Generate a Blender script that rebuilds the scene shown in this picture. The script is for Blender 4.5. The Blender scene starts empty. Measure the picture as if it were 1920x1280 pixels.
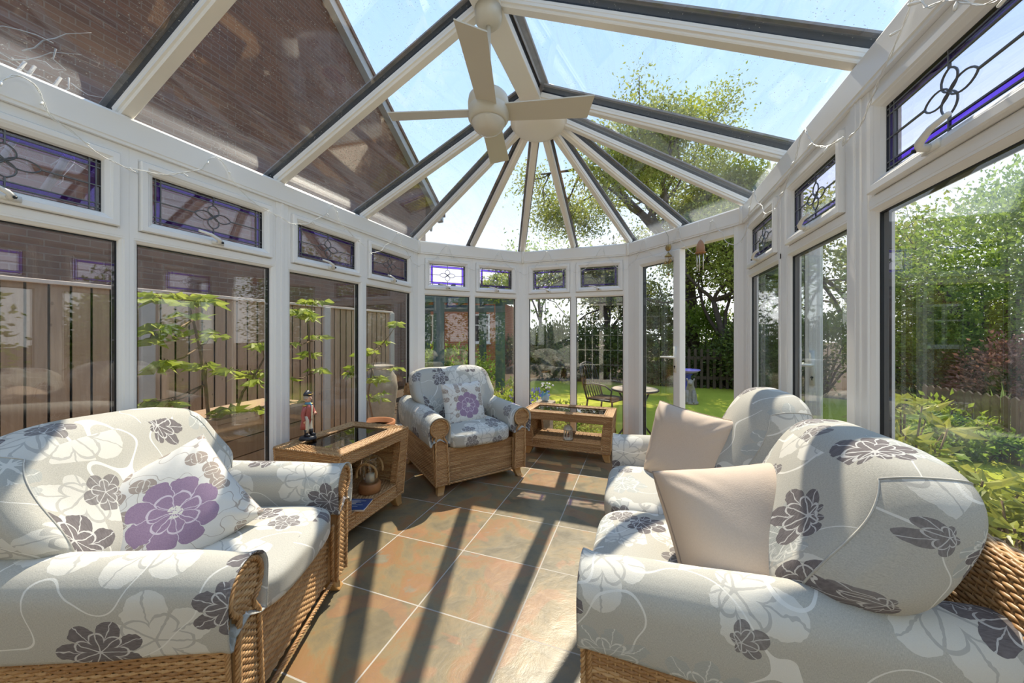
import bpy, bmesh, math, random
import numpy as np
from mathutils import Vector, Matrix
random.seed(7); RNG = np.random.default_rng(7)
PI = math.pi
scene = bpy.context.scene
COL = scene.collection

# ------------------------------------------------------------------ node helpers
class X:
    """a scalar shader value with arithmetic"""
    def __init__(s, t, o): s.t, s.o = t, o
    def _m(s, op, *a):
        n = s.t.nodes.new('ShaderNodeMath'); n.operation = op
        for i, v in enumerate((s,) + a):
            if isinstance(v, X): s.t.links.new(v.o, n.inputs[i])
            else: n.inputs[i].default_value = v
        return X(s.t, n.outputs[0])
    def __add__(s, b): return s._m('ADD', b)
    __radd__ = __add__
    def __sub__(s, b): return s._m('SUBTRACT', b)
    def __rsub__(s, b): return (s * -1) + b
    def __mul__(s, b): return s._m('MULTIPLY', b)
    __rmul__ = __mul__
    def __truediv__(s, b): return s._m('DIVIDE', b)
    def abs(s): return s._m('ABSOLUTE')
    def sin(s): return s._m('SINE')
    def cos(s): return s._m('COSINE')
    def floor(s): return s._m('FLOOR')
    def fract(s): return s._m('FRACT')
    def pow(s, b): return s._m('POWER', b)
    def lt(s, b): return s._m('LESS_THAN', b)
    def gt(s, b): return s._m('GREATER_THAN', b)
    def mx(s, b): return s._m('MAXIMUM', b)
    def mn(s, b): return s._m('MINIMUM', b)
    def atan2(s, b): return s._m('ARCTAN2', b)
    def sqrt(s): return s._m('SQRT')
    def clamp(s): return s.mx(0.0).mn(1.0)
    def step(s, lo, hi):
        n = s.t.nodes.new('ShaderNodeMapRange'); n.interpolation_type = 'SMOOTHSTEP'
        s.t.links.new(s.o, n.inputs[0]); n.inputs[1].default_value = lo; n.inputs[2].default_value = hi
        return X(s.t, n.outputs[0])

class Mat:
    def __init__(s, name, rough=.5, spec=.5):
        s.m = bpy.data.materials.new(name); s.m.use_nodes = True; s.t = s.m.node_tree
        s.b = s.t.nodes['Principled BSDF']; s.out = s.t.nodes['Material Output']
        s.b.inputs['Roughness'].default_value = rough
        s.b.inputs['Specular IOR Level'].default_value = spec
    def node(s, ty, **kw):
        n = s.t.nodes.new(ty)
        for k, v in kw.items(): setattr(n, k, v)
        return n
    def link(s, a, b): s.t.links.new(a, b)
    def coord(s, kind='Object'):
        return s.node('ShaderNodeTexCoord').outputs[kind]
    def mapping(s, vec, scale=(1, 1, 1), rot=(0, 0, 0), loc=(0, 0, 0)):
        n = s.node('ShaderNodeMapping'); s.link(vec, n.inputs[0])
        n.inputs['Scale'].default_value = scale; n.inputs['Rotation'].default_value = rot; n.inputs['Location'].default_value = loc
        return n.outputs[0]
    def noise(s, vec, scale, detail=4, rough=.55, dist=0):
        n = s.node('ShaderNodeTexNoise'); s.link(vec, n.inputs['Vector'])
        n.inputs['Scale'].default_value = scale; n.inputs['Detail'].default_value = detail
        n.inputs['Roughness'].default_value = rough; n.inputs['Distortion'].default_value = dist
        return X(s.t, n.outputs[0])
    def sep(s, vec):
        n = s.node('ShaderNodeSeparateXYZ'); s.link(vec, n.inputs[0])
        return [X(s.t, n.outputs[i]) for i in range(3)]
    def comb(s, x, y, z=0.):
        n = s.node('ShaderNodeCombineXYZ')
        for i, v in enumerate((x, y, z)):
            if isinstance(v, X): s.link(v.o, n.inputs[i])
            else: n.inputs[i].default_value = v
        return n.outputs[0]
    def white(s, vec):
        n = s.node('ShaderNodeTexWhiteNoise'); n.noise_dimensions = '3D'; s.link(vec, n.inputs['Vector'])
        return X(s.t, n.outputs['Value']), n.outputs['Color']
    def voro(s, vec, scale, rand=1., dim='2D', feature='F1'):
        n = s.node('ShaderNodeTexVoronoi'); n.voronoi_dimensions = dim; n.feature = feature
        s.link(vec, n.inputs['Vector']); n.inputs['Scale'].default_value = scale; n.inputs['Randomness'].default_value = rand
        return n
    def mix(s, fac, a, b):
        n = s.node('ShaderNodeMix'); n.data_type = 'RGBA'
        if isinstance(fac, X): s.link(fac.o, n.inputs[0])
        else: n.inputs[0].default_value = fac
        for i, v in ((6, a), (7, b)):
            if isinstance(v, (tuple, list)): n.inputs[i].default_value = (*v[:3], 1)
            else: s.link(v, n.inputs[i])
        return n.outputs[2]
    def ramp(s, fac, stops):
        n = s.node('ShaderNodeValToRGB'); s.link(fac.o, n.inputs[0]); e = n.color_ramp.elements
        while len(e) < len(stops): e.new(.5)
        for k, (p, c) in enumerate(stops): e[k].position = p; e[k].color = (*c, 1)
        return n.outputs[0]
    def col(s, c):
        if isinstance(c, (tuple, list)): s.b.inputs['Base Color'].default_value = (*c[:3], 1)
        else: s.link(c, s.b.inputs['Base Color'])
        return s
    def bump(s, h, strength=.3, dist=.01):
        n = s.node('ShaderNodeBump'); n.inputs['Strength'].default_value = strength; n.inputs['Distance'].default_value = dist
        s.link(h.o, n.inputs['Height']); s.link(n.outputs[0], s.b.inputs['Normal']); return s

def plain(name, c, rough=.5, spec=.5, metal=0., var=.08, scale=8):
    m = Mat(name, rough, spec); n = m.noise(m.coord(), scale)
    lo = tuple(v * (1 - var) for v in c); hi = tuple(min(1, v * (1 + var)) for v in c)
    m.col(m.mix(n, lo, hi)); m.b.inputs['Metallic'].default_value = metal
    return m.m

def glass_mat(name, tint=(.97, .985, .98), f0=.06, dirt=0., dirt_scale=60):
    m = Mat(name); t = m.t; t.nodes.remove(m.b)
    tr = m.node('ShaderNodeBsdfTransparent'); tr.inputs[0].default_value = (*tint, 1)
    gl = m.node('ShaderNodeBsdfGlossy'); gl.inputs['Roughness'].default_value = 0.0
    gl.inputs[0].default_value = (1, 1, 1, 1)
    lw = m.node('ShaderNodeLayerWeight'); lw.inputs[0].default_value = .5
    fac = X(t, lw.outputs['Facing']).pow(5.0) * (1 - f0) + f0
    mx = m.node('ShaderNodeMixShader'); m.link(fac.o, mx.inputs[0]); m.link(tr.outputs[0], mx.inputs[1]); m.link(gl.outputs[0], mx.inputs[2])
    sh = mx.outputs[0]
    if dirt:
        c = m.coord(); df = m.node('ShaderNodeBsdfDiffuse'); df.inputs[0].default_value = (.75, .74, .7, 1)
        sp = m.voro(c, dirt_scale, 1., '3D'); big = m.noise(c, 2.2, 6, .7)
        speck = X(t, sp.outputs['Distance']).lt(.13) * m.noise(c, 5, 3).gt(.5)
        streak = m.noise(m.mapping(c, (30, 3, 30)), 1.0, 5, .7).step(.5, .8) * .08
        d = ((speck * .5) + big.step(.5, .85) * dirt + streak).clamp()
        m2 = m.node('ShaderNodeMixShader'); m.link(d.o, m2.inputs[0]); m.link(sh, m2.inputs[1]); m.link(df.outputs[0], m2.inputs[2]); sh = m2.outputs[0]
    m.link(sh, m.out.inputs[0]); return m.m

def leaf_mat(name, c1, c2, trans=.45, rough=.5, scale=3):
    m = Mat(name, rough, .3); n = m.noise(m.coord(), scale, 3)
    g = m.node('ShaderNodeNewGeometry'); r = X(m.t, g.outputs['Random Per Island'])
    c = m.mix((n * .5 + r * .6 - .05).clamp(), c1, c2); m.col(c)
    tl = m.node('ShaderNodeBsdfTranslucent'); m.link(c, tl.inputs[0])
    mx = m.node('ShaderNodeMixShader'); mx.inputs[0].default_value = trans
    m.link(m.b.outputs[0], mx.inputs[1]); m.link(tl.outputs[0], mx.inputs[2]); m.link(mx.outputs[0], m.out.inputs[0])
    return m.m

# ------------------------------------------------------------------ materials
def flower(m, u, v, scale, rand, n, R, seed, thresh):
    """scattered petalled flowers: returns (mask, vein lines)"""
    vec = m.comb(u + seed, v + seed * .37)
    vo = m.voro(vec, scale, rand); px, py, _ = m.sep(vo.outputs['Position'])
    cr = m.node('ShaderNodeSeparateColor'); m.link(vo.outputs['Color'], cr.inputs[0])
    r1, r2 = X(m.t, cr.outputs[0]), X(m.t, cr.outputs[1])
    dx, dy = (u + seed) - px, (v + seed * .37) - py
    wob = (m.noise(vec, 30, 2) - .5) * .5
    th = dy.atan2(dx) + r1 * 6.28 + wob * .6
    r = (dx * dx + dy * dy).sqrt() / R + wob * .12
    half = r1.gt(.45)                                    # some open blooms, some fans / leaf sprays
    fan = (th.cos() * .5 + .5).pow(.7) * (1 - half) + half
    rim = ((th * (n * .5)).cos().abs().pow(.55) * .5 + .5) * (fan * .75 + .25)
    inner = ((th * (n * .5)).sin().abs().pow(.55) * .32 + .3) * (fan * .75 + .25)
    on = r2.lt(thresh)
    mask = r.lt(rim) * on
    vein = ((th * (n * .5)).cos().abs() * r).lt(.05).mx((r - inner).abs().lt(.028)).mx((((th * (n * .5)).sin().abs() - .02) * r).lt(.03) * r.gt(inner))
    return mask, mask * vein

def fabric_floral():
    m = Mat('fabric_floral', .85, .15)
    u, v, _ = m.sep(m.coord('UV'))
    fine = m.noise(m.comb(u * 1.0, v * 6.0), 190, 2); fine2 = m.noise(m.comb(u * 6.0, v * 1.0), 190, 2)
    base = m.mix((fine * .6 + fine2 * .4 - .28) * 2.0, (.36, .35, .315), (.66, .635, .57))
    p1, v1 = flower(m, u, v, 2.9, .75, 5, .15, 3.1, .75)
    base = m.mix(p1 * .8, base, (.72, .70, .645)); base = m.mix(v1 * .8, base, (.44, .43, .405))
    vine = (m.noise(m.comb(u, v), 3.3, 1) - .5).abs().lt(.0045)
    base = m.mix(vine * .85, base, (.80, .785, .74))
    p4, v4 = flower(m, u, v, 3.1, .8, 9, .13, 11.7, .6)
    stre = m.noise(m.comb(u * 8, v), 40, 3)
    base = m.mix(p4 * (stre * .5 + .3), base, (.40, .43, .43)); base = m.mix(v4, base, (.68, .68, .64))
    p2, v2 = flower(m, u, v, 3.0, .75, 7, .106, 5.9, .55)
    dark = m.mix(m.noise(m.comb(u * 5, v), 60, 3), (.09, .078, .08), (.27, .245, .25))
    base = m.mix(p2, base, dark); base = m.mix(v2, base, (.58, .57, .56))
    p3, v3 = flower(m, u, v, 4.2, .9, 5, .06, 1.9, .3)
    base = m.mix(p3 * .85, base, dark); base = m.mix(v3, base, (.55, .54, .53))
    m.col(base)
    wr = m.noise(m.comb(u, v), 7, 4)
    m.bump(fine * .25 + fine2 * .25 + wr * .8 + p2 * .5 + p1 * .25 + p4 * stre * .6, .35, .008)
    return m.m

def fabric_peony():
    m = Mat('fabric_peony', .85, .15)
    u, v, _ = m.sep(m.coord('UV'))                 # -0.5..0.5 across the cushion
    fine = m.noise(m.comb(u * 2, v * 30.0), 30, 2)
    base = m.mix(fine, (.66, .64, .60), (.82, .80, .76))
    lf, lv = flower(m, u, v, 5.2, .8, 2, .085, 5.5, .6)
    base = m.mix(lf * .9, base, (.36, .29, .25)); base = m.mix(lv, base, (.7, .66, .6))
    st = (m.noise(m.comb(u, v), 5, 1) - .5).abs().lt(.006); base = m.mix(st * .8, base, (.4, .34, .3))
    dx, dy = u - .03, v + .06
    wob = (m.noise(m.comb(u, v), 9, 2) - .5)
    th = dy.atan2(dx) + wob * .5; r = (dx * dx + dy * dy).sqrt() + wob * .03
    rim = (th * 4.0).cos().abs().pow(.4) * .09 + .22
    mid = (th * 3.5 + .5).cos().abs().pow(.4) * .06 + .115
    pm = r.lt(rim)
    ln = ((th * 4.0).cos().abs() * r).lt(.012).mx((r - mid).abs().lt(.008)).mx(((th * 3.5 + .5).cos().abs() * r).lt(.008) * r.lt(mid))
    pur = m.mix(m.noise(m.comb(u * 4, v), 50, 3), (.25, .165, .265), (.44, .32, .44))
    base = m.mix(pm, base, pur); base = m.mix(pm * ln, base, (.66, .58, .66))
    cen = r.lt(.055) * m.noise(m.comb(u, v), 40, 2).gt(.48); base = m.mix(cen, base, (.78, .75, .68))
    m.col(base); m.bump(fine * .4 + m.noise(m.comb(u, v), 6, 3) + pm * .3, .3, .008)
    return m.m

def wicker():
    m = Mat('wicker', .42, .4)
    u, v, _ = m.sep(m.coord('UV'))
    w, _c = m.white(m.comb((u * .55).floor(), v.floor()))
    g = m.noise(m.comb(u * 3, v * 8), 6, 3)
    m.col(m.ramp((w * .55 + g * .5).clamp(), [(0, (.24, .115, .045)), (.35, (.38, .205, .085)), (.7, (.53, .32, .15)), (1, (.67, .46, .24))]))
    return m.m

def slate():
    m = Mat('slate_tile', .3, .45)
    c = m.coord(); x, y, z = m.sep(c)
    T1, T2 = .4562, .446
    tx, ty = (x + .9595) / T1, (y - 1.3926) / T2
    ix, iy = tx.floor(), ty.floor(); fx, fy = tx.fract(), ty.fract()
    rv, rc = m.white(m.comb(ix, iy, 3.0))
    n = m.node('ShaderNodeVectorMath', operation='SCALE'); m.link(rc, n.inputs[0]); n.inputs['Scale'].default_value = 40.
    a = m.node('ShaderNodeVectorMath', operation='ADD'); m.link(c, a.inputs[0]); m.link(n.outputs[0], a.inputs[1]); tc = a.outputs[0]
    n1 = m.noise(tc, 3.0, 8, .6, .8); n2 = m.noise(tc, 9, 8, .7, .6); n3 = m.noise(tc, 2.2, 3, .5, 1.2)
    colr = m.ramp((n1 * .85 + n2 * .3 + rv * .12 - .16).clamp(), [(.24, (.11, .09, .055)), (.40, (.19, .155, .095)), (.48, (.24, .18, .095)), (.53, (.27, .155, .07)), (.60, (.28, .15, .072)), (.65, (.215, .185, .125)), (.9, (.29, .26, .195))])
    colr = m.mix(n3.step(.56, .60) * .5, colr, (.33, .155, .08))
    colr = m.mix((n3 * n2).step(.30, .42) * .4, colr, (.34, .215, .09))
    dkl = (m.noise(tc, 4, 8, .7, 1.) - .5).abs().lt(.004); colr = m.mix(dkl * .35, colr, (.16, .13, .10))
    gw = .0032 / T1
    gr = fx.lt(gw).mx(fx.gt(1 - gw)).mx(fy.lt(gw)).mx(fy.gt(1 - gw))
    m.col(m.mix(gr, colr, (.42, .385, .34)))
    m.link((n2 * .25 + .2 + gr * .4).o, m.b.inputs['Roughness'])
    m.bump(n1 * .5 + n2 * .6 - gr * .7, .25, .01)
    return m.m

def brick(name, c1, c2, mortar, rot=(0, 0, 0), swap=None):
    m = Mat(name, .85, .2); x, y, z = m.sep(m.coord('UV'))
    b = m.node('ShaderNodeTexBrick'); m.link(m.comb(x, y), b.inputs['Vector'])
    b.inputs['Color1'].default_value = (*c1, 1); b.inputs['Color2'].default_value = (*c2, 1); b.inputs['Mortar'].default_value = (*mortar, 1)
    b.inputs['Scale'].default_value = 1.0; b.inputs['Mortar Size'].default_value = .006; b.inputs['Bias'].default_value = 0
    b.inputs['Brick Width'].default_value = .225; b.inputs['Row Height'].default_value = .075
    n = m.noise(m.comb(x, y), 6, 5)
    m.col(m.mix(n * .5, b.outputs['Color'], tuple(v * .6 for v in c1)))
    m.bump(X(m.t, b.outputs['Fac']) * -1, .5, .006); return m.m

def wood_mat(name, c1, c2, axis=2, rough=.6, scale=3.):
    m = Mat(name, rough, .3); sc = [14., 14., 14.]; sc[axis] = 1.2
    n = m.noise(m.mapping(m.coord(), sc), scale, 6, .6, .4)
    g = m.node('ShaderNodeNewGeometry'); r = X(m.t, g.outputs['Random Per Island'])
    kn = X(m.t, m.voro(m.mapping(m.coord(), (3, 3, 1.6)), 3.2, 1., '3D').outputs['Distance']).lt(.07)
    c = m.mix((n * .8 + r * .35 - .1).clamp(), c1, c2); c = m.mix(kn * .6, c, tuple(v * .45 for v in c1))
    m.col(c); m.bump(n, .3, .004); return m.m

M = {}
M['upvc'] = plain('upvc_white', (.89, .875, .85), .28, .5, 0, .015)
M['upvc_warm'] = plain('upvc_cream', (.86, .82, .75), .3, .5, 0, .02)
M['gasket'] = plain('gasket_black', (.012, .014, .018), .5, .4)
M['capping'] = plain('capping_weathered', (.24, .20, .18), .6, .4, 0, .5, 25)
M['glass'] = glass_mat('window_glass', (.955, .97, .965), .075)
M['door_glass'] = glass_mat('door_glass', (.93, .965, .955), .075)
M['roof_glass'] = glass_mat('roof_glass', (.955, .975, .985), .06, .02)
M['purple_glass'] = glass_mat('purple_glass', (.42, .28, .84), .05)
M['beige_glass'] = glass_mat('textured_glass', (.93, .91, .97), .07)
M['tint_glass'] = glass_mat('smoked_glass', (.42, .40, .37), .07)
M['clear_glass'] = glass_mat('clear_glass', (.93, .94, .93), .06)
M['lead'] = plain('lead_came', (.13, .14, .15), .4, .5, .4)
M['fabric'] = fabric_floral(); M['peony'] = fabric_peony(); M['wicker'] = wicker(); M['slate'] = slate()
def linen():
    m = Mat('beige_linen', .9, .1); c = m.coord(); f = m.noise(m.mapping(c, (1, 1, 6)), 220, 2); w = m.noise(c, 9, 3)
    m.col(m.mix(f, (.58, .46, .365), (.70, .57, .465))); m.bump(f * .3 + w, .3, .008); return m.m
M['linen'] = linen()
M['seam'] = plain('seam_thread', (.36, .28, .22), .9, .1)
M['foot'] = wood_mat('foot_wood', (.40, .22, .08), (.60, .36, .15), 2, .35)
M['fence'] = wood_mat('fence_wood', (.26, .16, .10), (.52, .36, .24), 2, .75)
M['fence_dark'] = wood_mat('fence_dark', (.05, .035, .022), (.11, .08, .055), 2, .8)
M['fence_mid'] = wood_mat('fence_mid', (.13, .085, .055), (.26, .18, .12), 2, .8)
M['fence_rail'] = wood_mat('fence_cap_wood', (.62, .50, .42), (.74, .62, .54), 1, .7)
M['post'] = plain('concrete_post', (.42, .39, .36), .9, .2, 0, .15, 14)
M['brick_dark'] = brick('brick_brown', (.19, .095, .062), (.13, .07, .05), (.20, .155, .125))
M['brick_red'] = brick('brick_red', (.50, .17, .08), (.40, .13, .06), (.46, .36, .28))
M['tile_roof'] = plain('roof_tiles', (.20, .13, .10), .8, .2, 0, .3, 5)
M['lead_grey'] = plain('grey_board', (.42, .43, .44), .6)
M['teal'] = wood_mat('teal_timber', (.045, .085, .085), (.085, .14, .135), 2, .7)
M['render'] = plain('pale_render', (.58, .63, .61), .8, .2, 0, .05)
M['cream_paint'] = plain('cream_paint', (.66, .62, .54), .45)
M['fan'] = plain('fan_cream', (.62, .58, .49), .35, .5, 0, .02)
M['opal'] = plain('opal_glass', (.64, .60, .52), .2)
M['terracotta'] = plain('terracotta', (.45, .19, .09), .8, .2, 0, .2)
M['stone'] = plain('weathered_stone', (.30, .26, .21), .9, .2, 0, .35, 18)
M['paving'] = plain('paving_stone', (.42, .34, .27), .85, .2, 0, .25, 6)
M['soil'] = plain('garden_soil', (.09, .065, .045), .95, .1, 0, .4, 12)
M['iron'] = plain('black_iron', (.035, .033, .033), .45, .5, .5)
M['brass'] = plain('aged_brass', (.42, .30, .12), .4, .5, .8, .25, 30)
M['copper'] = plain('copper_wood', (.42, .22, .12), .5)
M['silver'] = plain('brushed_aluminium', (.7, .7, .7), .3, .5, .9)
M['white_plastic'] = plain('white_plastic', (.82, .81, .77), .35)
M['rope'] = plain('rope', (.47, .31, .15), .9, .1, 0, .25, 60)
M['lamp_wood'] = wood_mat('lamp_wood', (.30, .13, .05), (.46, .22, .09), 0, .4)
M['blue_book'] = plain('blue_cover', (.05, .10, .26), .35)
M['paper'] = plain('paper', (.75, .74, .70), .8)
M['coat'] = plain('red_coat', (.40, .10, .085), .35, .5, 0, .15, 60)
M['cloth_cream'] = plain('cream_breeches', (.72, .66, .53), .35)
M['skin'] = plain('painted_skin', (.66, .38, .26), .35)
M['navy'] = plain('black_paint', (.02, .02, .028), .35)
M['scarf'] = plain('blue_scarf', (.10, .28, .40), .35)
M['gold'] = plain('gold_paint', (.55, .38, .10), .35, .5, .6)
M['hair'] = plain('grey_hair', (.42, .38, .33), .6)
M['blue_glaze'] = plain('blue_glaze', (.10, .38, .62), .15, .6, 0, .25, 20)
M['navy_glaze'] = plain('cobalt_glaze', (.05, .06, .35), .2, .6)
M['lilac'] = plain('lilac_glaze', (.40, .30, .72), .25, .6)
M['bark'] = plain('bark', (.085, .065, .05), .9, .2, 0, .5, 14)
M['stem'] = plain('sapling_stem', (.22, .15, .09), .7, .2, 0, .3, 20)
M['twig'] = plain('pale_twigs', (.34, .33, .32), .8, .2, 0, .4, 20)
M['white_petal'] = plain('white_petals', (.82, .80, .78), .7)
M['blue_petal'] = plain('blue_petals', (.22, .22, .62), .7)
M['chestnut'] = leaf_mat('chestnut_leaf', (.17, .26, .025), (.54, .60, .12), .45)
M['leaf_spring'] = leaf_mat('spring_leaf', (.17, .23, .035), (.48, .50, .11), .5)
M['leaf_mid'] = leaf_mat('mid_green_leaf', (.11, .20, .03), (.36, .48, .08), .5)
M['leaf_dark'] = leaf_mat('dark_leaf', (.035, .06, .015), (.18, .22, .05), .35)
M['leaf_lime'] = leaf_mat('lime_leaf', (.18, .28, .03), (.50, .58, .10), .45)
M['leaf_rhodo'] = leaf_mat('broad_leaf', (.16, .22, .03), (.58, .56, .12), .4, .35)
M['leaf_red'] = leaf_mat('red_leaf', (.15, .06, .05), (.42, .24, .18), .35)
M['leaf_yucca'] = leaf_mat('sword_leaf', (.16, .24, .06), (.42, .50, .18), .3)
def lawn_mat():
    m = Mat('lawn_grass', .9, .1); c = m.coord(); a = m.noise(c, 1.2, 5); b = m.noise(c, 45, 4, .7)
    m.col(m.mix((a * .6 + b * .6 - .1).clamp(), (.26, .32, .025), (.58, .57, .08))); m.bump(b, .8, .03); return m.m
M['lawn'] = lawn_mat()

# ------------------------------------------------------------------ mesh helpers
class MB:
    def __init__(s): s.V, s.F, s.U, s.n = [], [], [], 0
    def add(s, V, F, UV=None):
        V = np.asarray(V, float).reshape(-1, 3)
        s.V.append(V); s.U.append(np.zeros((len(V), 2)) if UV is None else np.asarray(UV, float).reshape(-1, 2))
        F = F.tolist() if isinstance(F, np.ndarray) else F
        k = s.n; s.F.extend([tuple(i + k for i in f) for f in F]); s.n += len(V); return s
    def build(s, name, mat, parent=None, smooth=True, bevel=0., recalc=False, sub=0, loc=None, rotz=0.):
        me = bpy.data.meshes.new(name); V = np.vstack(s.V)
        me.from_pydata(V.tolist(), [], s.F); U = np.vstack(s.U)
        li = np.empty(len(me.loops), np.int32); me.loops.foreach_get('vertex_index', li)
        uv = me.uv_layers.new(name='UVMap'); uv.data.foreach_set('uv', U[li].astype(np.float32).ravel())
        if recalc:
            b = bmesh.new(); b.from_mesh(me); bmesh.ops.recalc_face_normals(b, faces=b.faces); b.to_mesh(me); b.free()
        if smooth: me.polygons.foreach_set('use_smooth', np.ones(len(me.polygons), bool))
        me.materials.append(M[mat] if isinstance(mat, str) else mat); me.update()
        o = bpy.data.objects.new(name, me); COL.objects.link(o)
        if parent is not None: o.parent = parent
        if loc is not None: o.location = loc
        o.rotation_euler.z = rotz
        if bevel:
            md = o.modifiers.new('bevel', 'BEVEL'); md.width = bevel; md.segments = 2; md.limit_method = 'ANGLE'
        if sub:
            md = o.modifiers.new('sub', 'SUBSURF'); md.levels = md.render_levels = sub
        return o
    # ---- shapes
    def box(s, lo, hi, mtx=None, taper=None):
        x0, y0, z0 = lo; x1, y1, z1 = hi
        V = np.array([(x0, y0, z0), (x1, y0, z0), (x1, y1, z0), (x0, y1, z0), (x0, y0, z1), (x1, y0, z1), (x1, y1, z1), (x0, y1, z1)], float)
        if mtx is not None: V = xf(V, mtx)
        return s.add(V, [(0, 3, 2, 1), (4, 5, 6, 7), (0, 1, 5, 4), (1, 2, 6, 5), (2, 3, 7, 6), (3, 0, 4, 7)])
    def quad(s, a, b, c, d, nu=1, nv=1, uvs=None):
        a, b, c, d = map(lambda p: np.array(p, float), (a, b, c, d))
        u = np.linspace(0, 1, nu + 1)[None, :, None]; v = np.linspace(0, 1, nv + 1)[:, None, None]
        P = (a * (1 - u) + b * u) * (1 - v) + (d * (1 - u) + c * u) * v
        L, H = np.linalg.norm(b - a), np.linalg.norm(d - a)
        UV = np.stack(np.broadcast_arrays(u[..., 0] * L, v[..., 0] * H), -1)
        return s.add(P, gridF(nv + 1, nu + 1), UV)
    def tube(s, pts, r, n=8, cap=True):
        pts = np.asarray(pts, float); k = len(pts); r = np.full(k, r) if np.isscalar(r) else np.asarray(r, float)
        T = np.gradient(pts, axis=0); T /= np.linalg.norm(T, axis=1)[:, None] + 1e-12
        ref = np.array((0, 0, 1.)) if abs(T[0][2]) < .9 else np.array((1., 0, 0))
        N = np.cross(T[0], ref); N /= np.linalg.norm(N); rings = []
        for i in range(k):
            N = N - T[i] * N.dot(T[i]); N /= np.linalg.norm(N) + 1e-12; B = np.cross(T[i], N)
            a = np.linspace(0, 2 * PI, n, endpoint=False)[:, None]
            rings.append(pts[i] + r[i] * (np.cos(a) * N + np.sin(a) * B))
        L = np.concatenate([[0], np.cumsum(np.linalg.norm(np.diff(pts, axis=0), axis=1))])
        UV = np.array([[(j / n, L[i]) for j in range(n)] for i in range(k)])
        F = gridF(k, n, wrap=True)
        if cap: F = F + [tuple(range(n))[::-1], tuple((k - 1) * n + j for j in range(n))]
        return s.add(np.array(rings), F, UV)
    def lathe(s, prof, n=24, c=(0, 0, 0), mtx=None, sx=1., sy=1.):
        a = np.linspace(0, 2 * PI, n, endpoint=False)
        V = np.array([[(r * math.cos(t) * sx, r * math.sin(t) * sy, z) for t in a] for r, z in prof]).reshape(-1, 3)
        if mtx is not None: V = xf(V, mtx)
        V = V + np.array(c); k = len(prof)
        F = gridF(k, n, wrap=True) + [tuple(range(n))[::-1], tuple((k - 1) * n + j for j in range(n))]
        UV = np.array([[(j / n, z) for j in range(n)] for r, z in prof])
        return s.add(V, F, UV)
    def loft(s, rings, cap=True, wrap=True):
        R = np.asarray(rings, float); k, n = R.shape[:2]
        d = np.linalg.norm(np.diff(R, axis=1, append=R[:, :1]), axis=2); du = np.concatenate([np.zeros((k, 1)), np.cumsum(d, 1)[:, :-1]], 1)
        cu = du.max(0)[None, :] * np.ones((k, 1)); mid = R.mean(1)
        dv = np.concatenate([[0], np.cumsum(np.linalg.norm(np.diff(mid, axis=0), axis=1))])
        UV = np.stack([cu, np.broadcast_to(dv[:, None], (k, n))], -1)
        F = gridF(k, n, wrap=wrap)
        if cap: F = F + [tuple(range(n))[::-1], tuple((k - 1) * n + j for j in range(n))]
        return s.add(R, F, UV)
    def prism(s, poly, lo, hi, axis=0):
        """polygon in the two other axes extruded along axis"""
        n = len(poly); V = []
        for d in (lo, hi):
            for a, b in poly:
                p = [a, b]; p.insert(axis, d); V.append(p)
        return s.add(V, [tuple(range(n))[::-1], tuple(range(n, 2 * n))] + [(i, (i + 1) % n, n + (i + 1) % n, n + i) for i in range(n)])
    def frame(s, u0, u1, z0, z1, prof, base=0., inner=None):
        """mitred frame in the local xz plane; prof = (inset, depth towards the room along +y)"""
        V = []; T = max(t for t, w in prof)
        for t, w in prof:
            ta, tb = (t, t) if inner is None else (t / T * (inner[0] - u0), t / T * (u1 - inner[1]))
            V += [(u0 + ta, base + w, z0 + t), (u1 - tb, base + w, z0 + t), (u1 - tb, base + w, z1 - t), (u0 + ta, base + w, z1 - t)]
        k = len(prof); F = []
        for i in range(k):
            j = (i + 1) % k
            for c in range(4):
                d = (c + 1) % 4; F.append((i * 4 + c, i * 4 + d, j * 4 + d, j * 4 + c))
        return s.add(V, F)
def gridF(r, c, wrap=False):
    i = np.arange(r - 1)[:, None]; j = np.arange(c if wrap else c - 1)[None, :]; j2 = (j + 1) % c
    return np.stack(np.broadcast_arrays(i * c + j, i * c + j2, (i + 1) * c + j2, (i + 1) * c + j), -1).reshape(-1, 4).tolist()
def xf(V, m):
    A = np.array(m); return np.asarray(V) @ A[:3, :3].T + A[:3, 3]
def frame_mtx(o, x, y, z=None):
    x = Vector(x).normalized(); y = Vector(y); y = (y - x * y.dot(x)).normalized(); z = x.cross(y)
    return Matrix(((x.x, y.x, z.x, o[0]), (x.y, y.y, z.y, o[1]), (x.z, y.z, z.z, o[2]), (0, 0, 0, 1)))

def tag(o, label=None, cat=None, group=None, kind=None):
    if label: o['label'] = label
    if cat: o['category'] = cat
    if group: o['group'] = group
    if kind: o['kind'] = kind
    return o
def empty(name, loc=(0, 0, 0), rotz=0., label=None, cat=None, group=None, kind=None):
    o = bpy.data.objects.new(name, None); COL.objects.link(o); o.location = loc; o.rotation_euler.z = rotz
    o.empty_display_size = .1
    return tag(o, label, cat, group, kind)
def copy_tree(root, loc, rotz, label):
    r = root.copy(); COL.objects.link(r); r.location = loc; r.rotation_euler.z = rotz; r['label'] = label
    for ch in list(root.children):
        c = ch.copy(); COL.objects.link(c); c.parent = r
        for g in list(ch.children):
            d = g.copy(); COL.objects.link(d); d.parent = c
    return r

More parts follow.
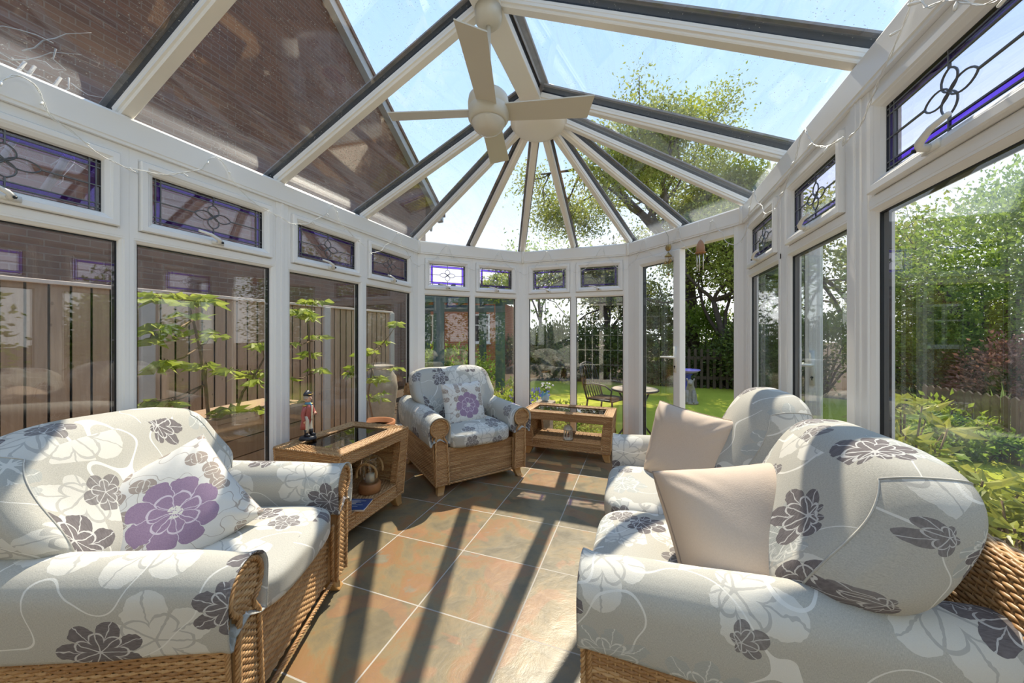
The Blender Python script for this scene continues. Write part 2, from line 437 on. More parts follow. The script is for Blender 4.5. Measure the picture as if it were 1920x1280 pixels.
# ------------------------------------------------------------------ camera
F_PX, YH, YAW, HC = 665.1, 626.9, .34506, 1.25
cam = bpy.data.cameras.new('camera'); co = bpy.data.objects.new('camera', cam); COL.objects.link(co)
cam.sensor_width = 36; cam.lens = F_PX / 1920 * 36; cam.shift_y = (YH - 640) / 1920; cam.clip_start = .02; cam.clip_end = 300
co.location = (0, 0, HC); co.rotation_euler = (PI / 2, 0, YAW); scene.camera = co
def ray(x, y):
    t = (x - 960) / F_PX
    return np.array([-math.sin(YAW) + t * math.cos(YAW), math.cos(YAW) + t * math.sin(YAW), (YH - y) / F_PX])
def at(x, y, d): return np.array([0, 0, HC]) + ray(x, y) * d
def atz(x, y, z): r = ray(x, y); return np.array([0, 0, HC]) + r * (z - HC) / r[2]
def atx(x, y, xx): r = ray(x, y); return np.array([0, 0, HC]) + r * xx / r[0]

# ------------------------------------------------------------------ light
w = bpy.data.worlds.new('sky'); scene.world = w; w.use_nodes = True; t = w.node_tree
bg = t.nodes['Background']; tc = t.nodes.new('ShaderNodeTexCoord'); sp = t.nodes.new('ShaderNodeSeparateXYZ')
t.links.new(tc.outputs['Generated'], sp.inputs[0])
rp = t.nodes.new('ShaderNodeValToRGB'); e = rp.color_ramp.elements
e[0].position = 0.; e[0].color = (.95, .94, .93, 1); e[1].position = 1.; e[1].color = (.30, .50, .84, 1)
q = e.new(.18); q.color = (.88, .92, .98, 1); q = e.new(.45); q.color = (.48, .66, .93, 1)
t.links.new(sp.outputs[2], rp.inputs[0]); t.links.new(rp.outputs[0], bg.inputs[0]); bg.inputs[1].default_value = 1.25
sun = bpy.data.lights.new('sun', 'SUN'); so = bpy.data.objects.new('sun', sun); COL.objects.link(so)
sun.energy = 6.2; sun.angle = math.radians(.6); sun.color = (1, .87, .68)
so.rotation_euler = Vector((.178, -2.126, -2.80)).to_track_quat('-Z', 'Y').to_euler()
scene.view_settings.view_transform = 'Standard'; scene.view_settings.look = 'None'
scene.view_settings.exposure = .40; scene.view_settings.gamma = 1; scene.view_settings.use_curve_mapping = False
scene.cycles.max_bounces = 10; scene.cycles.diffuse_bounces = 4; scene.cycles.glossy_bounces = 5
scene.cycles.transparent_max_bounces = 32; scene.cycles.caustics_reflective = False; scene.cycles.caustics_refractive = False
scene.cycles.sample_clamp_indirect = 6
# ================================================================== the room
XL, XR, YC, YE, YR = -2.197, .76, 3.18, 4.053, -.9
F1L, F2L, F2R = (-2.197, 3.18), (-1.324, 4.053), (-.113, 4.053)
ZB0, ZB1 = 2.105, 2.238                      # eaves beam
rug = MB().box((-2.35, -.95, -.1), (.90, 4.2, 0.))
tag(rug.build('floor', 'slate', smooth=False), 'multicoloured slate tile floor with pale grout lines', 'floor', kind='structure')

SEG = {'left': (XL, YC, -PI / 2), 'bay_left': (*F2L, -PI * .75), 'bay_middle': (*F2R, PI), 'bay_right': (XR, YC, PI * .75), 'right': (XR, YR, PI / 2)}
def seg_mtx(seg): x, y, th = SEG[seg]; return Matrix.Translation((x, y, 0)) @ Matrix.Rotation(th, 4, 'Z')
P_LOW = [(0, -.06), (0, 0), (.020, 0), (.024, -.003), (.030, -.004), (.040, -.012), (.045, -.024), (.045, -.06)]
P_SASH = [(.004, -.05), (.004, .014), (.008, .018), (.028, .018), (.033, .013), (.037, .012), (.050, .002), (.055, -.010), (.055, -.05)]
P_FIX = [(0, -.06), (0, -.001), (.038, -.001), (.045, -.006), (.045, -.06)]

def motif(mb, uc, zc, s, w):
    def lens(cx, cz, a, b, rot, n=9):
        pts = []
        for i in range(2 * n):
            t = i / (2 * n) * 2 * PI; x = a * math.cos(t); z = b * math.copysign(abs(math.sin(t)) ** 1.35, math.sin(t))
            pts.append((uc + cx + x * math.cos(rot) - z * math.sin(rot), w, zc + cz + x * math.sin(rot) + z * math.cos(rot)))
        mb.tube(pts + [pts[0], pts[1]], .0028, 5, False)
    lens(-.043 * s, 0, .043 * s, .023 * s, 0); lens(.043 * s, 0, .043 * s, .023 * s, 0)
    lens(0, .031 * s, .031 * s, .027 * s, PI / 2); lens(0, -.031 * s, .031 * s, .027 * s, PI / 2)

def window(k, seg, g0, g1, label, hdir=1, o0=.045, o1=.045, door_like=False):
    x, y, th = SEG[seg]; p = seg_mtx(seg)
    root = empty(f'window_{k}', p.translation, th, label, 'window', kind='structure')
    u0, u1 = g0 - min(o0, .9), g1 + o1; fl0, fl1 = min(.045, o0), min(.045, o1)
    x0, x1 = g0 - fl0 + .0002, g1 + fl1 - .0002
    fr = MB(); fr.frame(x0, x1, .02, 1.715, P_LOW, 0., (g0, g1))
    for a, b in ((u0, x0), (x1, u1)):
        if b - a > .002: fr.box((a, -.06, .02), (b, -.006, 2.10))
    fr.box((u0, -.075, 0), (u1, .004, .022))
    fr.frame(x0, x1, 1.686, 2.104, P_FIX, 0., (g0, g1))
    f = fr.build('window_frame', 'upvc', root, smooth=False)
    MB().frame(g0 - .003, g1 + .003, .062, 1.673, [(0, -.05), (0, -.020), (.006, -.022), (.006, -.05)]).build('gasket', 'gasket', f, smooth=False)
    MB().box((g0 - .005, -.048, .06), (g1 + .005, -.026, 1.675)).build('pane', 'glass', root, smooth=False)
    s = MB().frame(g0 - .004, g1 + .004, 1.729, 2.062, P_SASH).build('top_light', 'upvc', root, smooth=False)
    a, b, c, d = g0 + .051, g1 - .051, 1.784, 2.007
    MB().frame(a - .002, b + .002, c - .002, d + .002, [(0, -.04), (0, -.011), (.004, -.012), (.004, -.04)]).build('top_light_gasket', 'gasket', s, smooth=False)
    MB().box((a, -.036, c), (b, -.018, d)).build('leaded_pane', 'beige_glass', s, smooth=False)
    st = MB(); i0, i1 = .014, .034; w0, w1 = -.0175, -.0145
    st.frame(a + i0, b - i0, c + i0, d - i0, [(0, w0), (0, w1), (i1 - i0, w1), (i1 - i0, w0)])
    st.build('purple_border', 'purple_glass', s, smooth=False)
    ld = MB(); t = .0022
    for q in (i0, i1):
        for uu in (a + q, b - q): ld.box((uu - t, -.018, c), (uu + t, -.0125, d))
        for zz in (c + q, d - q): ld.box((a, -.018, zz - t), (b, -.0120, zz + t))
    uc, zc = (a + b) / 2, (c + d) / 2; sc = min(1.0, (b - a) / .40)
    motif(ld, uc, zc, sc, -.0145)
    for z0, z1 in ((c, zc - .062 * sc), (zc + .062 * sc, d)): ld.box((uc - t, -.018, z0), (uc + t, -.0118, z1))
    for x0, x1 in ((a, uc - .086 * sc), (uc + .086 * sc, b)): ld.box((x0, -.018, zc - t), (x1, -.0116, zc + t))
    ld.build('leading', 'lead', s, smooth=False)
    h = MB(); h.box((uc - .028, .017, 1.742), (uc + .028, .026, 1.764))
    h.tube([(uc, .026, 1.753), (uc, .046, 1.756), (uc + hdir * .012, .052, 1.764), (uc + hdir * .05, .052, 1.782), (uc + hdir * .105, .05, 1.789)], [.011, .0115, .010, .008, .0065], 8)
    h.build('handle', 'white_plastic', s)
    MB().tube([(uc - hdir * .004, .050, 1.750), (uc - hdir * .004, .058, 1.750)], .0055, 8).build('lock_button', 'gasket', s)
    return root

LW = [('nearest', 2.28, 2.88), ('second', 1.58, 2.21), ('third', .82, 1.44), ('fourth', .12, .73)]
window(1, 'left', .12, .73, 'white window in the left wall next to the bay corner, fourth along the fence side', 1, .045, .045)
window(2, 'left', .82, 1.44, 'white window in the left wall behind the statuette, third along the fence side', 1, .045, .07)
window(3, 'left', 1.58, 2.21, 'white window behind the foreground armchair with tall sapling outside', 1, .07, .035)
window(4, 'left', 2.28, 2.88, 'white window at the left edge of the photo, nearest on the fence side', 1, .035, .04)
window(5, 'left', 2.96, 3.66, 'white window in the left wall behind the camera', 1, .04, .15)
window(6, 'bay_left', .665, 1.16, 'white bay window with brick house behind, left one of the angled side', 1, .035, .06)
window(7, 'bay_left', .09, .59, 'white bay window with pergola behind, right one of the angled side', 1, .07, .04)
window(8, 'bay_middle', .639, 1.13, 'white bay window facing the camera, left of the middle pair', 1, .036, .065)
window(9, 'bay_middle', .059, .567, 'white bay window facing the camera, right of the middle pair beside the doors', 1, .05, .036)
window(10, 'right', 3.39, 3.96, 'narrow looking white window in the right wall next to the open door', -1, .045, .045)
window(11, 'right', 2.66, 3.22, 'white window in the right wall behind the far sofa cushion', -1, .04, .1245)
window(12, 'right', 1.88, 2.48, 'large white window at the right edge with purple leaded top light', -1, .045, .045)
window(13, 'right', 1.20, 1.79, 'white window in the right wall just beside the camera', -1, .045, .045)
window(14, 'right', .30, 1.11, 'white window in the right wall behind the camera', -1, .3, .045)

# corner posts, couplers, eaves beam
def wpt(seg, u, wv, z): return seg_mtx(seg) @ Vector((u, wv, z))
def corner(p, a0, a1, name, z0=0., z1=ZB0 + .001, r=.05):
    mb = MB(); n = 9; poly = []
    a = Vector((math.cos(a0), math.sin(a0))); b = Vector((math.cos(a1), math.sin(a1)))
    na, nb = Vector((-a.y, a.x)), Vector((b.y, -b.x))
    P = Vector(p)
    ins = (na + nb).normalized()
    if ins.dot(Vector((-.72, 2.)) - P) < 0: na, nb, ins = -na, -nb, -ins
    pts = [P + a * r - na * .075, P + a * r - na * .004, P + a * (r - .006) + na * .002, P + ins * .004, P + b * (r - .006) + nb * .002, P + b * r - nb * .004, P + b * r - nb * .075, P - ins * .09]
    mb.prism([(q.x, q.y) for q in pts], z0, z1, 2)
    tag(mb.build(name, 'upvc', smooth=False, recalc=True), 'white plastic corner post of the conservatory', 'post', kind='structure')
corner(F1L, -PI / 2, PI / 4, 'trim_1', r=.075); corner(F2L, -PI * .75, 0, 'trim_2', r=.05)
corner(F2R, PI, -PI / 4, 'trim_3', r=.05); corner((XR, YC), PI * .75, -PI / 2, 'trim_4', r=.068)
cp = MB().box((XL - .06, 1.628, .02), (XL + .004, 1.712, 2.105)).box((XL - .06, 1.660, .02), (XL + .010, 1.680, 2.105))
tag(cp.build('trim_5', 'upvc', smooth=False, bevel=.003), 'white coupling post between left windows', 'post', kind='structure')
cp = MB().box((XR - .004, 1.60, .02), (XR + .06, 1.735, 2.105)).box((XR - .010, 1.635, .02), (XR + .06, 1.70, 2.105)).box((XR - .012, 1.66, .02), (XR + .06, 1.676, 2.105))
tag(cp.build('trim_6', 'upvc', smooth=False, bevel=.003), 'white coupling post between right windows', 'post', kind='structure')
ring = [(XL, YR), F1L, F2L, F2R, (XR, YC), (XR, YR)]
def offs(poly, d):
    out = []
    for i, p in enumerate(poly):
        p = Vector(p); dirs = []
        if i > 0: dirs.append((p - Vector(poly[i - 1])).normalized())
        if i < len(poly) - 1: dirs.append((Vector(poly[i + 1]) - p).normalized())
        ns = [Vector((q.y, -q.x)) for q in dirs]           # inward for this winding
        n = ns[0] if len(ns) == 1 else (ns[0] + ns[1]).normalized() / math.cos(ns[0].angle(ns[1]) / 2)
        out.append(p + n * d)
    return out
prof = [(-.10, ZB0), (.016, ZB0), (.016, ZB0 + .012), (.020, ZB0 + .016), (.020, ZB1 - .012), (.016, ZB1 - .006), (.012, ZB1), (-.03, ZB1 + .004), (-.14, ZB1 - .03), (-.14, ZB0)]
rings = [[(*q, z) for q in offs(ring, d)] for d, z in prof]
R = np.array(rings); mb = MB(); k, n = R.shape[:2]
mb.add(R, [(i * n + j, i * n + j + 1, ((i + 1) % k) * n + j + 1, ((i + 1) % k) * n + j) for i in range(k) for j in range(n - 1)])
tag(mb.build('trim_7', 'upvc', smooth=False, recalc=True), 'white eaves beam running round the room', 'beam', kind='structure')
cv = MB()
for p in (F1L, F2L, F2R, (XR, YC)):
    d = (Vector((-.72, 2.565)) - Vector(p)).normalized(); q = Vector(p) + d * .022
    cv.lathe([(.015, ZB0 - .004), (.017, ZB0), (.017, ZB1 - .01), (.012, ZB1)], 12, (q.x, q.y, 0))
tag(cv.build('trim_8', 'upvc_warm', smooth=True), 'cream corner covers on the eaves beam', 'trim', kind='structure')
base = MB()
for poly_d in (.0,):
    o1, o2 = offs(ring, -.02), offs(ring, -.14); n = len(o1)
    V = [(*q, z) for z in (-.14, .0) for q in o1 + o2]
    for i in range(n - 1):
        base.add([V[i], V[i + 1], V[n + i + 1], V[n + i], V[2 * n + i], V[2 * n + i + 1], V[3 * n + i + 1], V[3 * n + i]], [(0, 1, 2, 3), (4, 7, 6, 5), (0, 4, 5, 1), (1, 5, 6, 2), (2, 6, 7, 3), (3, 7, 4, 0)])
tag(base.build('trim_9', 'brick_dark', smooth=False), 'brick plinth under the windows', 'plinth', kind='structure')

# doors in the right bay side
p = seg_mtx('bay_right'); th = SEG['bay_right'][2]
df = MB(); u0, u1 = .045, 1.19
df.box((u0, -.07, 0), (.080, .004, ZB0)).box((1.130, -.07, 0), (u1, .004, ZB0)).box((.0801, -.07, 2.040), (1.1299, .002, ZB0)).box((.0801, -.07, 0), (1.1299, .002, .022))
o = df.build('trim_10', 'upvc', smooth=False, bevel=.004, loc=p.translation, rotz=th); tag(o, 'white frame of the garden doors', 'door frame', kind='structure')
P_LEAF = [(0, -.055), (0, .014), (.006, .018), (.062, .018), (.070, .012), (.078, .008), (.088, -.006), (.090, -.02), (.090, -.055)]
def leaf(name, label, loc, rz, uw, flip=1):
    root = empty(name, loc, rz, label, 'door', kind='structure')
    MB().frame(0, uw, .024, 2.036, P_LEAF).build('door_frame', 'upvc', root, smooth=False)
    MB().frame(.086, uw - .086, .110, 1.950, [(0, -.05), (0, -.010), (.007, -.012), (.007, -.05)]).build('gasket', 'gasket', root, smooth=False)
    MB().box((.088, -.035, .112), (uw - .088, -.012, 1.948)).build('pane', 'door_glass', root, smooth=False)
    for sgn, w0 in ((1, .018), (-1, -.055)):
        h = MB(); hu = .045
        y0, y1 = sorted((w0, w0 + sgn * .012)); h.box((hu - .014, y0, .90), (hu + .014, y1, 1.14))
        h.tube([(hu, w0, 1.04), (hu, w0 + sgn * .045, 1.04), (hu + .02, w0 + sgn * .052, 1.04), (hu + .13, w0 + sgn * .05, 1.036)], [.010, .010, .0105, .008], 8)
        hb = h.build('door_handle', 'white_plastic', root)
        MB().lathe([(.008, 0), (.008, .003)], 10, (0, 0, 0), Matrix.Translation((hu, w0 + sgn * (.012 if sgn > 0 else .012) - (0 if sgn > 0 else .0), .955)) @ Matrix.Rotation(-sgn * PI / 2, 4, 'X')).box((hu - .003, min(w0, w0 + sgn * .014), .935), (hu + .003, max(w0, w0 + sgn * .0145), .955)).build('keyhole', 'gasket', hb)
    return root
q = p @ Vector((.568, 0, 0)); leaf('door_1', 'closed white glazed garden door with lever handle', q, th, .558)
# the other leaf stands open, swung out past the right wall
hinge = p @ Vector((.076, -.02, 0)); tgt = Vector((1.185, 2.985, 0)); d = (tgt - Vector((hinge.x, hinge.y, 0))).normalized()
ang = math.atan2(-d.y, -d.x)                        # local +x runs from the lock stile back to the hinge
q = Vector((hinge.x, hinge.y, 0)) + d * .515
leaf('door_2', 'white glazed garden door standing open outside the right windows', q, ang, .505)

# roof
ZR = 2.895; XRL, XRR = -.79, -.65; HUB = Vector((-.72, 2.60, 0)); SL = (ZR - 2.235) / 1.407
roof = empty('ceiling', (0, 0, 0), 0, 'glazed conservatory roof with white bars', 'roof', kind='structure')
def bar(A, B, w=.066, nm='glazing_bar'):
    A, B = Vector(A), Vector(B); d = (B - A).normalized(); s = d.cross(Vector((0, 0, 1))).normalized(); nn = s.cross(d).normalized()
    A = A - d * .02
    def ext(mb, prof, e0=0., e1=0.):
        V = [A + d * e0 + s * a + nn * b for a, b in prof] + [B + d * e1 + s * a + nn * b for a, b in prof]; n = len(prof)
        mb.add([tuple(v) for v in V], [tuple(range(n))[::-1], tuple(range(n, 2 * n))] + [(i, (i + 1) % n, n + (i + 1) % n, n + i) for i in range(n)])
        return mb
    h = w / 2
    o = ext(MB(), [(-h * .62, 0), (h * .62, 0), (h * .72, .006), (h * .72, .014), (h * .95, .017), (h * .95, .030), (h, .033), (h, .046), (-h, .046), (-h, .033), (-h * .95, .030), (-h * .95, .017), (-h * .72, .014), (-h * .72, .006)]).build(nm, 'upvc_warm', roof, smooth=False, recalc=True)
    ext(MB(), [(-h * .9, .046), (h * .9, .046), (h * .9, .086), (-h * .9, .086)], -.12).build('bar_gasket', 'gasket', o, smooth=False, recalc=True)
    ext(MB(), [(-h * 1.55, .086), (h * 1.55, .086), (h * 1.4, .100), (-h * 1.4, .100)], -.12).build('bar_cap', 'capping', o, smooth=False, recalc=True)
ys = [.17, .925, 1.672, 2.425]
for yy in ys:
    bar((XL, yy, 2.238), (XRL + .01, yy, ZR)); bar((XR, yy, 2.238), (XRR - .01, yy, ZR))
E = [Vector((XL, 2.425)), Vector(F1L), (Vector(F1L) + Vector(F2L)) / 2, Vector(F2L), (Vector(F2L) + Vector(F2R)) / 2, Vector(F2R), (Vector(F2R) + Vector((XR, YC))) / 2, Vector((XR, YC)), Vector((XR, 2.425))]
for e in E[1:-1]:
    dd = (e - Vector(HUB[:2])).normalized(); h = Vector(HUB[:2]) + dd * .12
    bar((e.x, e.y, 2.242), (h.x, h.y, ZR - .035), .058)
rb = MB().box((XRL, YR, ZR - .004), (XRR, 2.62, ZR + .05)); rbo = rb.build('ridge_beam', 'upvc_warm', roof, smooth=False, bevel=.006)
MB().box((XRL + .005, YR, ZR + .051), (XRR - .005, 2.66, ZR + .10)).build('ridge_gasket', 'gasket', rbo, smooth=False)
MB().box((XRL - .05, YR, ZR + .1005), (XRR + .05, 2.70, ZR + .125)).build('ridge_cap', 'capping', rbo, smooth=False, bevel=.004)
hb = MB().lathe([(.001, ZR - .118), (.06, ZR - .116), (.13, ZR - .108), (.175, ZR - .095), (.195, ZR - .07), (.205, ZR - .055), (.212, ZR - .052), (.214, ZR - .02), (.19, ZR + .0)], 40, (HUB.x, HUB.y, 0))
hbo = hb.build('hub_boss', 'upvc_warm', roof)
MB().lathe([(.19, ZR + .04), (.23, ZR + .06), (.2, ZR + .125), (.02, ZR + .16)], 24, (HUB.x, HUB.y, 0)).build('hub_cap', 'capping', hbo)
def slab(pts, off=.048, th=.014):
    P = [Vector(q) for q in pts]; nn = (P[1] - P[0]).cross(P[-1] - P[0]).normalized()
    if nn.z < 0: nn = -nn
    n = len(P); V = [q + nn * off for q in P] + [q + nn * (off + th) for q in P]
    mb = MB().add([tuple(v) for v in V], [tuple(range(n))[::-1], tuple(range(n, 2 * n))] + [(i, (i + 1) % n, n + (i + 1) % n, n + i) for i in range(n)])
    mb.build('roof_pane', 'roof_glass', roof, smooth=False, recalc=True)
yy = [YR] + ys
for a, b in zip(yy[:-1], yy[1:]):
    for xe, xr, sg in ((XL, XRL, -1), (XR, XRR, 1)):
        x2 = xe + sg * .10; z2 = 2.238 - .10 * SL
        slab([(x2, a + .003, z2), (x2, b - .003, z2), (xr, b - .003, ZR), (xr, a + .003, ZR)])
for i in range(8):
    a, b = E[i], E[i + 1]; hp = Vector(HUB[:2])
    def far(e): dd = (e - hp).normalized(); return e + dd * .10
    ha, hb2 = hp + (a - hp).normalized() * .10, hp + (b - hp).normalized() * .10
    if i == 0: ha = Vector((XRL, 2.43))
    if i == 7: hb2 = Vector((XRR, 2.43))
    fa = far(a) if i else a + Vector((-.10, .003)); fb = far(b) if i < 7 else b + Vector((.10, .003))
    slab([(*fa, 2.200), (*fb, 2.200), (*hb2, ZR - .03), (*ha, ZR - .03)])

# rear wall with glazed inner doors (behind the camera, seen only as reflections)
wb = MB().prism([(XL - .1, 0), (-1.55, 0), (-1.55, 2.05), (-.25, 2.05), (-.25, 0), (XR + .1, 0), (XR + .1, 2.2), (-.72, 3.1), (XL - .1, 2.2)], YR - .2, YR, 1)
tag(wb.build('wall_rear', 'render', smooth=False, recalc=True), 'pale rendered house wall behind the camera', 'wall', kind='structure')
rd = empty('door_3', (0, 0, 0), 0, 'white many-paned house doors behind the camera', 'door', kind='structure')
g = MB().box((-1.55, YR - .12, 0), (-1.47, YR - .02, 2.05)).box((-.33, YR - .12, 0), (-.25, YR - .02, 2.05)).box((-1.47, YR - .12, 1.97), (-.33, YR - .02, 2.05)).box((-1.47, YR - .12, 0), (-.33, YR - .02, .12)).box((-.95, YR - .119, .12), (-.85, YR - .021, 1.97))
for i in range(1, 3):
    for x0 in (-1.47, -.85): g.box((x0 + i * .52 / 3 - .011, YR - .10, .12), (x0 + i * .52 / 3 + .011, YR - .04, 1.97))
for i in range(1, 5): g.box((-1.47, YR - .099, .12 + i * .37 - .011), (-.33, YR - .041, .12 + i * .37 + .011))
g.build('door_frame', 'upvc', rd, smooth=False)
MB().box((-1.47, YR - .08, .12), (-.33, YR - .07, 1.97)).build('pane', 'glass', rd, smooth=False)
MB().box((-1.55, YR - .6, 0), (-.25, YR - .5, 2.05)).build('room_shade_panel', 'navy', rd, smooth=False)  # black panel: shade of the unlit room behind the doors, put in as colour

# ------------------------------------------------------------------ ceiling fan
fan = empty('ceiling_fan', (-.72, 1.65, 2.36), 0, 'cream four-bladed ceiling fan hanging from the ridge', 'fan')
MB().lathe([(.02, .448), (.045, .452), (.066, .475), (.07, .53)], 28).build('canopy', 'fan', fan)
MB().lathe([(.012, .08), (.012, .46)], 12).build('rod', 'fan', fan)
mo = MB().lathe([(.03, .115), (.05, .105), (.088, .098), (.099, .085), (.103, .06), (.103, .035), (.100, .030), (.102, .026), (.104, .0), (.101, -.022), (.092, -.036), (.088, -.038)], 40).build('motor_housing', 'fan', fan)
MB().lathe([(.001, -.098), (.03, -.095), (.056, -.084), (.074, -.066), (.084, -.046), (.086, -.037), (.05, -.034)], 36).build('light_dome', 'opal', fan)
for a in (15.5, 106.5, 197.5, 287.5):
    bm_ = MB(); L = 18; prof = []
    for i in range(L + 1):
        r = .06 + (.52 - .06) * i / L; wd = .050 + .012 * i / L; sk = -.012 * (i / L)
        pit = math.radians(15); zz = .012
        for t0, tz in ((-wd, 0), (wd, 0)):
            for dz in (-.003, .003):
                prof.append((r - (.02 if (i == L and t0 > 0) else 0), (t0 + sk) * math.cos(pit), zz - t0 * math.sin(pit) + dz))
    V = np.array(prof); F = []
    for i in range(L):
        b0, b1 = i * 4, i * 4 + 4; o4 = (0, 1, 3, 2)
        for k in range(4): F.append((b0 + o4[k], b0 + o4[(k + 1) % 4], b1 + o4[(k + 1) % 4], b1 + o4[k]))
    F += [(0, 2, 3, 1), (L * 4, L * 4 + 1, L * 4 + 3, L * 4 + 2)]
    bm_.add(xf(V, Matrix.Rotation(math.radians(a), 4, 'Z')), F); bm_.build('blade', 'fan', fan, smooth=False, recalc=True)
# ================================================================== woven cane
ROWK = [0]
def weave(mb, P, lu, lv, row=.0105, stake=.021, amp=.0028, back=True):
    """real woven strands over the patch P(u, v), u along the strands; both 0..1 arrays"""
    nr = max(2, int(round(lv / row))); nk = max(4, int(round(lu / (stake / 2)))) + 1
    u = np.linspace(0, 1, nk)[None, :, None]; r = np.arange(nr)[:, None, None]
    dv = np.array([-.48, -.25, .25, .48])[None, None, :] / nr; ht = np.array([-.0022, .0017, .0017, -.0022]) * (row / .0095)
    vv = (r + .5) / nr
    U = np.broadcast_to(u, (nr, nk, 4)); Vv = np.clip(vv + dv, 0, 1) + 0 * U
    e = 1e-3
    p = P(U, Vv); pu = P(np.clip(U + e, 0, 1), Vv) - P(np.clip(U - e, 0, 1), Vv); pv = P(U, np.clip(Vv + e, 0, 1)) - P(U, np.clip(Vv - e, 0, 1))
    N = np.cross(pu, pv); N /= np.linalg.norm(N, axis=-1, keepdims=True) + 1e-12
    off = amp * np.cos(PI / 2 * np.arange(nk)[None, :, None] + PI * r) + ht[None, None, :]
    Q = p + N * off[..., None]
    idx = np.arange(nr * nk * 4).reshape(nr, nk, 4)
    F = np.stack([idx[:, :-1, :-1], idx[:, 1:, :-1], idx[:, 1:, 1:], idx[:, :-1, 1:]], -1).reshape(-1, 4)
    UV = np.stack([U * lu * 8 + r * .37, np.broadcast_to(r + ROWK[0] + .5, U.shape) + 0 * U], -1); ROWK[0] += nr
    mb.add(Q, F, UV)
    ns = max(2, int(round(lu / stake))) + 1; us = np.linspace(0, 1, ns); w = .0035 / lu; k = 9
    vs = np.linspace(0, 1, k)
    U = np.clip(us[:, None, None] + np.array([-w, 0, w])[None, None, :] + 0 * vs[None, :, None], 0, 1); Vv = np.broadcast_to(vs[None, :, None], U.shape)
    p = P(U, Vv); N = np.cross(P(np.clip(U + e, 0, 1), Vv) - P(np.clip(U - e, 0, 1), Vv), P(U, np.clip(Vv + e, 0, 1)) - P(U, np.clip(Vv - e, 0, 1)))
    N /= np.linalg.norm(N, axis=-1, keepdims=True) + 1e-12
    Q = p + N * np.array([-.002, .0008, -.002])[None, None, :, None]
    idx = np.arange(ns * k * 3).reshape(ns, k, 3)
    F = np.stack([idx[:, :-1, :-1], idx[:, :-1, 1:], idx[:, 1:, 1:], idx[:, 1:, :-1]], -1).reshape(-1, 4)
    mb.add(Q, F, np.stack([U * 3, Vv * 2 + ROWK[0]], -1)); ROWK[0] += 1
    if back:
        a = np.linspace(0, 1, 24); U, Vv = np.meshgrid(a, a); p = P(U, Vv)
        N = np.cross(P(np.clip(U + e, 0, 1), Vv) - P(np.clip(U - e, 0, 1), Vv), P(U, np.clip(Vv + e, 0, 1)) - P(U, np.clip(Vv - e, 0, 1)))
        N /= np.linalg.norm(N, axis=-1, keepdims=True) + 1e-12
        mb.add(p - N * .0055, gridF(24, 24), np.stack([U * 2, Vv * 2 + ROWK[0]], -1))
def bil(a, b, c, d):
    a, b, c, d = map(lambda q: np.array(q, float), (a, b, c, d))
    def P(U, V):
        U, V = np.asarray(U)[..., None], np.asarray(V)[..., None]
        return (a * (1 - U) + b * U) * (1 - V) + (d * (1 - U) + c * U) * V
    return P
def wquad(mb, a, b, c, d, **k):
    """a-b is the lower edge (strands run along it), d-c the upper edge; outward normal = ab x ad"""
    A = lambda p, q: float(np.linalg.norm(np.array(p, float) - np.array(q, float)))
    weave(mb, bil(a, b, c, d), (A(a, b) + A(d, c)) / 2, (A(a, d) + A(b, c)) / 2, **k)
def braid(mb, pts, r=.006, pitch=.045, n=3):
    pts = np.asarray(pts, float); seg = np.linalg.norm(np.diff(pts, axis=0), axis=1); L = np.concatenate([[0], np.cumsum(seg)])
    m = max(8, int(L[-1] / .0075)); s = np.linspace(0, L[-1], m); Q = np.stack([np.interp(s, L, pts[:, k]) for k in range(3)], 1)
    T = np.gradient(Q, axis=0); T /= np.linalg.norm(T, axis=1)[:, None]
    ref = np.array((.31, .23, .92)); N = np.cross(T, ref); N /= np.linalg.norm(N, axis=1)[:, None]; B = np.cross(T, N)
    for k in range(n):
        ph = 2 * PI * (s / pitch + k / n)
        mb.tube(Q + (np.cos(ph)[:, None] * N + np.sin(ph)[:, None] * B) * r * .75, r * .72, 5)
        mb.U[-1] = mb.U[-1] * np.array([1., 8.]) ; mb.U[-1] = np.stack([mb.U[-1][:, 1], np.full(len(mb.U[-1]), ROWK[0] + .5)], 1); ROWK[0] += 1

